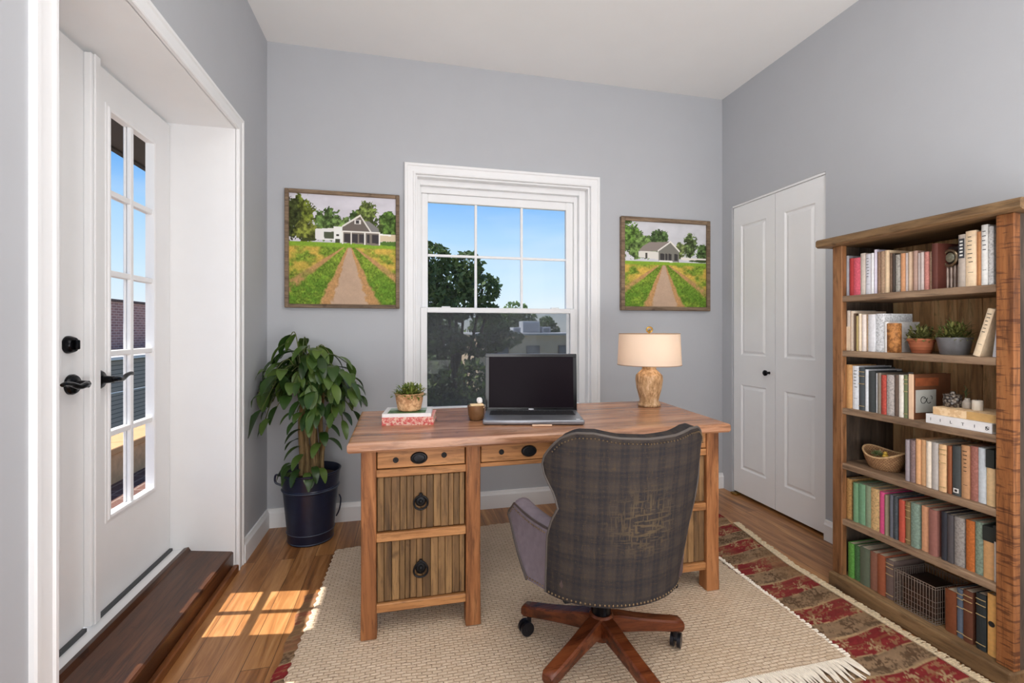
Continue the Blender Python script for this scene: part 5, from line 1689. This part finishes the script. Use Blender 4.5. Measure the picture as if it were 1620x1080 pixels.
# third shelf: book with a pasted cover label, flat stack, jar, bud vase, candle
t = make_book(3, 1.487, 1.5055, 0.188, (104, 64, 40), '', 'reddish brown boxed volume with a pale pasted label facing sideways')
q = MB(); q.box(0.012, 0.120, -0.0115, -0.0088, 0.028, 0.122)
p_ = q.build('cover_label', plain('label_paper', (176, 176, 168), 0.8, k=1.1), t, smooth=False)
q = MB()
for (cx_, cz, r_, a0, a1) in ((0.050, 0.080, 0.014, 0.6, 5.6), (0.058, 0.080, 0.008, -1.5, 2.5), (0.080, 0.078, 0.012, 2.2, 5.6), (0.090, 0.088, 0.008, -0.8, 1.8)):
    q.tube([(cx_ + r_ * math.cos(a0 + (a1 - a0) * i / 14), -0.0117, cz + r_ * math.sin(a0 + (a1 - a0) * i / 14)) for i in range(15)], 0.0014, 5)
q.build('printed_squiggle', M_ink, p_, smooth=False)
q = MB(); q.box(0.012, 0.135, -0.0105, -0.0085, 0.138, 0.172)
q.build('orange_band', plain('burnt_orange', (150, 80, 44), 0.7, k=1.1, var=0.3), t, smooth=False)
q = MB(); q.box(-0.0012, 0.004, -0.0085, 0.0085, 0.0, 0.188, 0.0008)
q.build('peach_spine', plain('peach_paper', (234, 198, 164), 0.8, k=1.1), t, smooth=False)
SZ = ZS[3]
s1 = flat_book('book', 'white book with black capitals along its spine, bottom of the third shelf stack', (2.125, 1.326, SZ + 0.0004), math.pi / 2 * -1, 0.214, 0.165, 0.036, plain('stack_white', (232, 230, 228), 0.6, k=1.05))
def text_mesh(txt, size, m, parent, M):
    cu = bpy.data.curves.new('lettering', 'FONT')
    cu.body = txt; cu.size = size; cu.extrude = 0.0003; cu.space_character = 2.6
    tmp = bpy.data.objects.new('tmp', cu); COL.objects.link(tmp)
    bpy.context.view_layer.update()
    me = bpy.data.meshes.new_from_object(tmp.evaluated_get(bpy.context.evaluated_depsgraph_get()))
    bpy.data.objects.remove(tmp); bpy.data.curves.remove(cu)
    me.transform(M)
    me.name = 'lettering'
    return link('lettering', me, m, parent, smooth=False)
Rt = Matrix.Rotation(math.pi / 2, 4, 'X')
text_mesh('I I L T I N', 0.016, M_ink, s1, Matrix.Translation((-0.092, -0.0828, 0.012)) @ Rt)
text_mesh('S', 0.020, M_ink, s1, Matrix.Translation((0.088, -0.0828, 0.010)) @ Rt)
s2 = flat_book('book', 'worn buff book lying on the white lettered book, third shelf', (2.132, 1.312, SZ + 0.0372), -math.pi / 2 + 0.02, 0.205, 0.160, 0.030, mottled('buff_boards', (206, 170, 126), (226, 198, 158), 40))
q = MB(); q.box(0.010, 0.1028, -0.0808, -0.0780, 0.001, 0.0295)
q.build('ochre_label', plain('ochre_label', (196, 156, 98), 0.8, k=1.05, var=0.15), s2, smooth=False)
KZ = SZ + 0.0676
q = MB(); q.lathe([(0.026, 0.0), (0.028, 0.003), (0.029, 0.03), (0.027, 0.040), (0.029, 0.043), (0.029, 0.049), (0.010, 0.052), (0.008, 0.060), (0.002, 0.062)], (0, 0, 0), 28)
mj = NT('cut_dark_glass'); vz = mj.n('ShaderNodeTexVoronoi'); vz.inputs['Scale'].default_value = 95; mj.l(mj.coord(), vz.inputs['Vector'])
mj.color(mj.ramp(vz.outputs['Distance'], [(0.25, alb((150, 140, 128), 1.0)), (0.6, alb((58, 50, 46), 1.0))])); mj.set(Roughness=0.15); mj.bump(vz.outputs['Distance'], 0.6, 0.01)
jr = q.build('jar', mj.m, None); jr.location = (2.12, 1.391, KZ); tag(jr, 'small dark patterned lidded jar on the flat book stack', 'jar')
bv = thing('vase', 'small grey bud vase with a green twig, between jar and candle', 'vase', (2.125, 1.345, KZ))
q = MB(); q.lathe([(0.013, 0.0), (0.0155, 0.004), (0.0155, 0.024), (0.008, 0.034), (0.0085, 0.040), (0.006, 0.039), (0.003, 0.03)], (0, 0, 0), 22)
q.build('body', plain('grey_stoneware', (178, 168, 156), 0.6, k=1.05, var=0.12), bv)
q = MB(); q.tube(cat_spline([(0, 0, 0.03), (-0.002, 0.006, 0.058), (0, 0.004, 0.078), (0.004, 0.014, 0.088)], 5), 0.0011, 5)
for i in range(11):
    q.leaf((0, 0.004, 0.040 + i * 0.002), (rb.uniform(-1, 1), rb.uniform(-1, 1), rb.uniform(0.2, 1.2)), (0, 0, 1), 0.022, 0.006, 0.8, 0.2, 3)
q.build('twig', leafmat('twig_leaf', (52, 62, 34), (74, 84, 44), (94, 100, 56), 0.6), bv)
cd = thing('candle', 'short white pillar candle right of the bud vase', 'candle', (2.115, 1.306, KZ))
q = MB(); q.lathe([(0.0150, 0.0), (0.0160, 0.002), (0.0160, 0.036), (0.0145, 0.038), (0.002, 0.037)], (0, 0, 0), 24)
q.build('wax', plain('ivory_wax', (234, 224, 208), 0.5, k=1.0), cd)
q = MB(); q.tube([(0, 0, 0.036), (0.0008, 0, 0.043)], 0.0008, 5)
q.build('wick', M_ink, cd)

# fourth shelf: woven basket
bs = thing('basket', 'small woven oval basket with uneven rim on the fourth shelf', 'basket', (2.130, 1.668, ZS[4] + 0.0005))
mw = NT('woven_wicker'); bk_ = mw.n('ShaderNodeTexBrick'); bk_.offset = 0.5
bk_.inputs['Scale'].default_value = 1.0; bk_.inputs['Brick Width'].default_value = 0.012; bk_.inputs['Row Height'].default_value = 0.0065; bk_.inputs['Mortar Size'].default_value = 0.0012; bk_.inputs['Mortar Smooth'].default_value = 0.6
bk_.inputs['Color1'].default_value = alb((188, 146, 102), 1.1); bk_.inputs['Color2'].default_value = alb((160, 118, 80), 1.1); bk_.inputs['Mortar'].default_value = alb((78, 52, 32), 1.0)
sp_ = mw.n('ShaderNodeSeparateXYZ'); mw.l(mw.coord(), sp_.inputs[0])
an_ = mw.math('MULTIPLY', mw.math('ARCTAN2', sp_.outputs[1], sp_.outputs[0]), 0.075)
cb_ = mw.n('ShaderNodeCombineXYZ'); mw.l(an_, cb_.inputs[0]); mw.l(sp_.outputs[2], cb_.inputs[1]); mw.l(cb_.outputs[0], bk_.inputs['Vector'])
mw.color(bk_.outputs['Color']); mw.set(Roughness=0.8); mw.bump(bk_.outputs['Fac'], -0.8, 0.004)
q = MB()
ring_h = lambda a: 0.012 * math.cos(2 * a) - 0.008 * math.cos(a)
secs = []
for r, z, f in ((0.046, 0.0, 0), (0.050, 0.004, 0), (0.060, 0.026, 0.1), (0.067, 0.050, 0.5), (0.071, 0.076, 1.0), (0.066, 0.077, 1.0), (0.060, 0.05, 0.5), (0.050, 0.016, 0.0)):
    secs.append([(0.92 * r * math.cos(a), 1.22 * r * math.sin(a), z - f * ring_h(a)) for a in [2 * math.pi * i / 44 for i in range(44)]])
q.loft(secs)
q.build('body', mw.m, bs)
q = MB(); q.tube([(0.92 * 0.0695 * math.cos(a), 1.22 * 0.0695 * math.sin(a), 0.077 - ring_h(a)) for a in [2 * math.pi * i / 44 for i in range(44)]], 0.0042, 8, closed=True)
q.build('rim', plain('wicker_rim', (196, 160, 116), 0.8, k=1.05, var=0.2, scale=90), bs)
q = sprig_mesh((0, 0, 0), 0.020, 0.022, 0.018, 150, 0.014, 0.006, 77)
o = q.build('succulent', leafmat('pale_succulent', (98, 116, 70), (140, 152, 100), (176, 180, 130), 0.5), None)
o.location = (2.118, 1.690, ZS[4] + 0.058); tag(o, 'pale green succulent rosette lying in the woven basket', 'plant')
q = MB(); q.ball((0, 0, 0.010), 0.012, 2, (1, 1, 0.9)); q.ball((0, 0, 0.024), 0.008, 2)
o = q.build('gourd', plain('yellow_gourd', (206, 168, 66), 0.5, k=1.1, var=0.15), None)
o.location = (2.112, 1.648, ZS[4] + 0.054); tag(o, 'small yellow gourd in the woven basket', 'gourd')

# bottom shelf: wire basket with a dark box inside
wb = thing('wire_basket', 'dark wire basket on the bottom shelf', 'basket', (2.13, 1.478, ZS[6]))
q = MB()
hx, hy, hh = 0.085, 0.078, 0.152
def wl(a, b_, r=0.0011):
    q.tube([a, b_], r, 5)
for z in (0.004, 0.152, 0.142, 0.092):
    q.tube([(-hx, -hy, z), (hx, -hy, z), (hx, hy, z), (-hx, hy, z)], 0.0018 if z in (0.152, 0.004) else 0.0012, 6, closed=True)
for i in range(15):
    y = -hy + 2 * hy * i / 14
    wl((-hx, y, 0.004), (-hx, y, 0.152)); wl((hx, y, 0.004), (hx, y, 0.152)); wl((-hx, y, 0.004), (hx, y, 0.004))
for i in range(1, 14):
    x = -hx + 2 * hx * i / 14
    wl((x, -hy, 0.004), (x, -hy, 0.152)); wl((x, hy, 0.004), (x, hy, 0.152))
for k in range(1, 4):
    z = 0.004 + 0.088 * k / 4
    q.tube([(-hx, -hy, z), (hx, -hy, z), (hx, hy, z), (-hx, hy, z)], 0.0009, 5, closed=True)
q.build('wire_frame', plain('steel_wire', (176, 166, 156), 0.3, 0.7, k=1.0), wb)
bx = thing('storage_box', 'dark brown storage box standing inside the wire basket', 'box', (2.135, 1.482, ZS[6] + 0.0065))
q = MB(); q.box(-0.066, 0.072, -0.062, 0.060, 0.0, 0.112, 0.003)
q.build('body', mottled('dark_tooled_leather', (44, 28, 20), (72, 48, 34), 50, 0.5, 1.0), bx, smooth=False)
q = MB(); q.box(-0.068, 0.074, -0.064, 0.062, 0.092, 0.118, 0.003)
q.build('lid', plain('box_lid_brown', (48, 32, 24), 0.5, k=1.0), bx, smooth=False)

# ------------------------------------------------------------------ outside the French door: balcony and neighbours
def brickmat(name, c1, c2, mort, bw=0.21, rh=0.07, axis='YZ', ms=0.008, kk=1.0):
    m = NT(name)
    s = m.n('ShaderNodeSeparateXYZ'); m.l(m.coord(), s.inputs[0])
    c = m.n('ShaderNodeCombineXYZ')
    ax = {'X': 0, 'Y': 1, 'Z': 2}
    m.l(s.outputs[ax[axis[0]]], c.inputs[0]); m.l(s.outputs[ax[axis[1]]], c.inputs[1])
    br = m.n('ShaderNodeTexBrick')
    br.inputs['Scale'].default_value = 1.0; br.inputs['Brick Width'].default_value = bw; br.inputs['Row Height'].default_value = rh; br.inputs['Mortar Size'].default_value = ms
    br.inputs['Color1'].default_value = alb(c1, kk); br.inputs['Color2'].default_value = alb(c2, kk); br.inputs['Mortar'].default_value = alb(mort, kk)
    m.l(c.outputs[0], br.inputs['Vector'])
    m.color(br.outputs['Color']); m.set(Roughness=0.9)
    return m.m
b = MB(); b.box(-2.62, -1.255, -1.0, 7.5, -0.12, -0.02)
struct(b.build('balcony_floor', brickmat('balcony_brick', (112, 76, 62), (92, 62, 52), (140, 118, 104), 0.2, 0.1, 'YX'), smooth=False))
par = thing('parapet', 'low tan balcony wall with a flat coping outside the glass door', 'wall', (-2.45, 3.2, -0.02))
PO = (-2.45, 3.2, -0.02)
b = MB(); b.box(-2.60, -2.34, -1.0, 7.4, -0.02, 0.225)
b.build('wall_body', plain('tan_stucco', (176, 140, 102), 0.9, k=1.5, var=0.15, scale=14), par, PO, smooth=False)
b = MB()
for i in range(6):
    b.box(-2.62, -2.31, -1.0 + i * 1.4 + 0.004, -1.0 + (i + 1) * 1.4 - 0.004, 0.225, 0.28, 0.006)
b.build('coping', plain('tan_coping', (214, 164, 112), 0.85, k=0.85, var=0.1, scale=10), par, PO, smooth=False)
ov = thing('porch_roof', 'dark brown porch roof edge seen at the top of the glass door', 'roof', (-1.6, 1.4, 2.46))
OO = (-1.6, 1.4, 2.46)
b = MB(); b.box(-1.90, -1.26, -0.6, 7.0, 2.46, 2.50)
b.build('soffit', plain('soffit_brown', (84, 74, 70), 0.8, k=0.9), ov, OO, smooth=False)
b = MB(); b.box(-1.94, -1.90, -0.6, 7.0, 2.445, 2.56, 0.004)
b.build('fascia', plain('fascia_brown', (66, 56, 52), 0.7, k=0.9), ov, OO, smooth=False)
b = MB(); b.box(-1.94, -1.26, -0.6, 7.0, 2.50, 2.56)
b.build('roof_deck', plain('roof_felt', (80, 78, 76), 0.9, k=0.9), ov, OO, smooth=False)
nb = thing('brick_building', 'long red-brown brick building facing the glass door', 'building', (-11.0, 19.0, -8.0))
NO = (-11.0, 19.0, -8.0)
b = MB(); b.box(-13.0, -9.0, 4.0, 40.0, -8.0, 2.14)
b.build('brick_wall', brickmat('far_brick', (132, 92, 82), (110, 76, 70), (150, 122, 112), 0.24, 0.085, 'YZ', 0.012, 1.9), nb, NO, smooth=False)
b = MB(); b.box(-13.1, -8.95, 4.0, 40.0, 2.14, 2.22, 0.01)
b.build('parapet_cap', plain('cap_brown', (96, 72, 66), 0.8, k=0.9), nb, NO, smooth=False)
sh_ = thing('shed', 'grey clapboard annex below the brick building across the balcony', 'building', (-7.6, 15.0, -8.0))
SO = (-7.6, 15.0, -8.0)
b = MB(); b.box(-8.6, -7.2, 4.0, 36.0, -8.0, 0.50)
ms = NT('grey_clapboard')
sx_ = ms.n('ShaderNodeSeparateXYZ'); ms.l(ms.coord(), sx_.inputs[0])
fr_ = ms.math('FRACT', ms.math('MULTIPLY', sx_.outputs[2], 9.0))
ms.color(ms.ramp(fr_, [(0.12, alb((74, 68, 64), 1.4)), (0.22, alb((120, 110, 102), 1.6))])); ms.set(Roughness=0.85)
b.build('clapboard_wall', ms.m, sh_, SO, smooth=False)
b = MB(); b.box(-8.7, -7.1, 4.0, 36.0, 0.50, 0.56, 0.01)
b.build('roof_edge', plain('pale_flashing', (200, 196, 192), 0.6, k=0.9), sh_, SO, smooth=False)
for z0, sag, lb in ((0.66, 0.05, 'upper thin cable strung outside the glass door'), (0.24, 0.35, 'lower sagging cable strung outside the glass door')):
    b = MB(); b.tube([(-6.0, 4.0 + 20 * i / 30, z0 - sag * (1 - (2 * i / 30 - 1) ** 2)) for i in range(31)], 0.014, 6)
    o = b.build('cable', plain('cable_grey', (206, 204, 200), 0.6, k=0.9), None)
    tag(o, lb, 'cable')

# ------------------------------------------------------------------ outside the window: trees, low building, ground
b = MB(); b.box(-120, 160, 3.6, 260, -8.3, -8.0)
struct(b.build('ground', plain('distant_ground', (110, 120, 86), 0.95, k=0.7, var=0.3, scale=0.3), smooth=False))
def treemat(name, c1, c2, c3):
    return leafmat(name, c1, c2, c3, 0.7, k=0.9)
def tree(label, base, blobs, n, size, m, seed, trunk_r):
    t = thing('tree', label, 'tree', base, 0, 'trees beyond the window')
    r_ = np.random.RandomState(seed)
    vol = np.array([b_[3] * b_[4] * b_[5] for b_ in blobs]) ** 0.75
    pick = r_.choice(len(blobs), n, p=vol / vol.sum())
    B_A = np.array(blobs)
    d = r_.normal(size=(n, 3)); d /= np.linalg.norm(d, axis=1)[:, None]
    f = r_.uniform(0.55, 1.02, n) ** 0.6
    bump_ = 1 + 0.22 * np.sin(d[:, 0] * 7 + pick) * np.sin(d[:, 1] * 6 + 2 * pick) * np.sin(d[:, 2] * 7)
    P = B_A[pick, :3] + d * B_A[pick, 3:6] * (f * bump_)[:, None]
    a = r_.normal(size=(n, 3)); a /= np.linalg.norm(a, axis=1)[:, None]
    b2 = np.cross(a, r_.normal(size=(n, 3))); b2 /= np.linalg.norm(b2, axis=1)[:, None]
    s = size * r_.uniform(0.6, 1.3, n)[:, None]
    V = np.stack([P - a * s, P + b2 * s * 0.5, P + a * s, P - b2 * s * 0.5], 1).reshape(-1, 3) - np.array(base)
    me = bpy.data.meshes.new('foliage')
    me.from_pydata(V.tolist(), [], np.arange(4 * n).reshape(-1, 4).tolist())
    link('foliage', me, m, t, smooth=False)
    q = MB()
    top = max(b_[2] for b_ in blobs)
    q.tube(cat_spline([(0, 0, -0.1), (0.1, 0, (top - base[2]) * 0.4), (0, 0, (top - base[2]) * 0.8)], 6), trunk_r, 10, radii=None)
    for i, b_ in enumerate(blobs):
        c = Vector(b_[:3]) - Vector(base)
        st = Vector((0.05, 0, max(0.5, c.z * 0.55)))
        q.tube(cat_spline([st, (st + c) / 2 + Vector((0, 0, 0.15)), c], 4), trunk_r * 0.3, 6)
    q.build('trunk', plain('tree_bark', (62, 53, 44), 0.9, k=0.6, var=0.3, scale=12), t)
    return t
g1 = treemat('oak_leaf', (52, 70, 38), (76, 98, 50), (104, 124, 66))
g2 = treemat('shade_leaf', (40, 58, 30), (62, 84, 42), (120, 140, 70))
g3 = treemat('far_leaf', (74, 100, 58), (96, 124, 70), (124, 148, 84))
tree('large tree at the window left, taller than the sash mid-rail', (1.55, 15.2, -8.0),
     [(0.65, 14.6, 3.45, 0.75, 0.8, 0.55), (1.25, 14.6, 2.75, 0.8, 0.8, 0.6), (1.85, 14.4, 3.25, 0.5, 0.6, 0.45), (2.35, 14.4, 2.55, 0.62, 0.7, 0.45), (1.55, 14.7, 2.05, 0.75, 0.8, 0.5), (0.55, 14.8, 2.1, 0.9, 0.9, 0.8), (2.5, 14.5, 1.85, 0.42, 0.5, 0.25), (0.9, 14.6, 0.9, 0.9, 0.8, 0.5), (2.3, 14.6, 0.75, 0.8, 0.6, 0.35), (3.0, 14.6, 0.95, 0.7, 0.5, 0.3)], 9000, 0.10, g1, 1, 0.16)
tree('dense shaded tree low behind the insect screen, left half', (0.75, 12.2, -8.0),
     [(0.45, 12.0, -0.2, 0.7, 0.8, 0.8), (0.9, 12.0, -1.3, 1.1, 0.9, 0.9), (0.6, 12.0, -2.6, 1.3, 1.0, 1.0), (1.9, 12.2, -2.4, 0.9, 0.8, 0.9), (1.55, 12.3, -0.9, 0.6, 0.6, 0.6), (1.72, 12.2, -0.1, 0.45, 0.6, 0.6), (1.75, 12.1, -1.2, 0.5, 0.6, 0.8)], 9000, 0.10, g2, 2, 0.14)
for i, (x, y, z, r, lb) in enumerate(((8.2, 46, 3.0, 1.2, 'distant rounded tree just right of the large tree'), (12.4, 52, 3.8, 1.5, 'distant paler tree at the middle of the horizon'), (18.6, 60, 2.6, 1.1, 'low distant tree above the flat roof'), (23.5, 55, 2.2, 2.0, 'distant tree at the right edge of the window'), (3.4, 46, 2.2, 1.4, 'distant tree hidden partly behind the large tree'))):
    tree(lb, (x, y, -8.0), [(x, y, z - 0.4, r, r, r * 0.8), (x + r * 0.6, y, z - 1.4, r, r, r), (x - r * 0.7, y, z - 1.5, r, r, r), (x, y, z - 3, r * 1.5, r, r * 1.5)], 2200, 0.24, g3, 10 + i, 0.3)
bl = thing('flat_roofed_building', 'tan flat-roofed building beyond the window', 'building', (12.0, 35.0, -8.0))
LO = (12.0, 35.0, -8.0)
b = MB(); b.box(4.9, 30.0, 32.0, 42.0, -8.0, 0.86)
b.build('wall_block', plain('tan_render', (186, 166, 140), 0.9, k=1.5, var=0.1, scale=2), bl, LO, smooth=False)
b = MB(); b.box(4.7, 30.2, 31.8, 42.2, 0.86, 1.02, 0.02)
rf = b.build('roof', plain('white_membrane', (220, 222, 226), 0.6, k=0.7), bl, LO, smooth=False)
for x in (6.6, 8.9, 11.3, 12.9, 15.0, 17.2):
    b = MB(); b.box(x - 0.50, x + 0.50, 31.93, 32.02, -1.75, 0.12)
    wn = b.build('window', plain('far_window_frame', (92, 88, 84), 0.6, k=0.8), bl, LO, smooth=False)
    b = MB(); b.box(x - 0.42, x + 0.42, 31.90, 31.94, -1.68, -0.78); b.box(x - 0.42, x + 0.42, 31.90, 31.94, -0.72, 0.05)
    b.build('pane', plain('far_pane', (110, 114, 118), 0.15, k=1.0), wn, LO, smooth=False)
for (x0, x1, y0, z1, lb) in ((8.9, 10.3, 35, 1.95, 'largest white rooftop unit on the flat-roofed building'), (7.9, 8.5, 34, 1.45, 'small white rooftop box left of the largest unit'), (10.5, 11.2, 35, 1.5, 'low white rooftop box right of the largest unit')):
    t = thing('rooftop_unit', lb, 'rooftop unit', ((x0 + x1) / 2, y0 + 0.6, 1.02), 0, 'rooftop units')
    cx_ = (x0 + x1) / 2
    b = MB(); b.box(x0 - cx_, x1 - cx_, -0.6, 0.6, 0.0, z1 - 1.02, 0.03)
    b.build('casing', plain('unit_white', (216, 220, 226), 0.5, k=0.75), t, smooth=False)
    b = MB()
    for k in range(5):
        zz = 0.08 + (z1 - 1.2) * k / 5
        b.box(x0 - cx_ + 0.1, x1 - cx_ - 0.1, -0.63, -0.59, zz, zz + 0.05)
    b.build('louvre', plain('unit_grey', (150, 154, 160), 0.5, k=0.7), t, smooth=False)
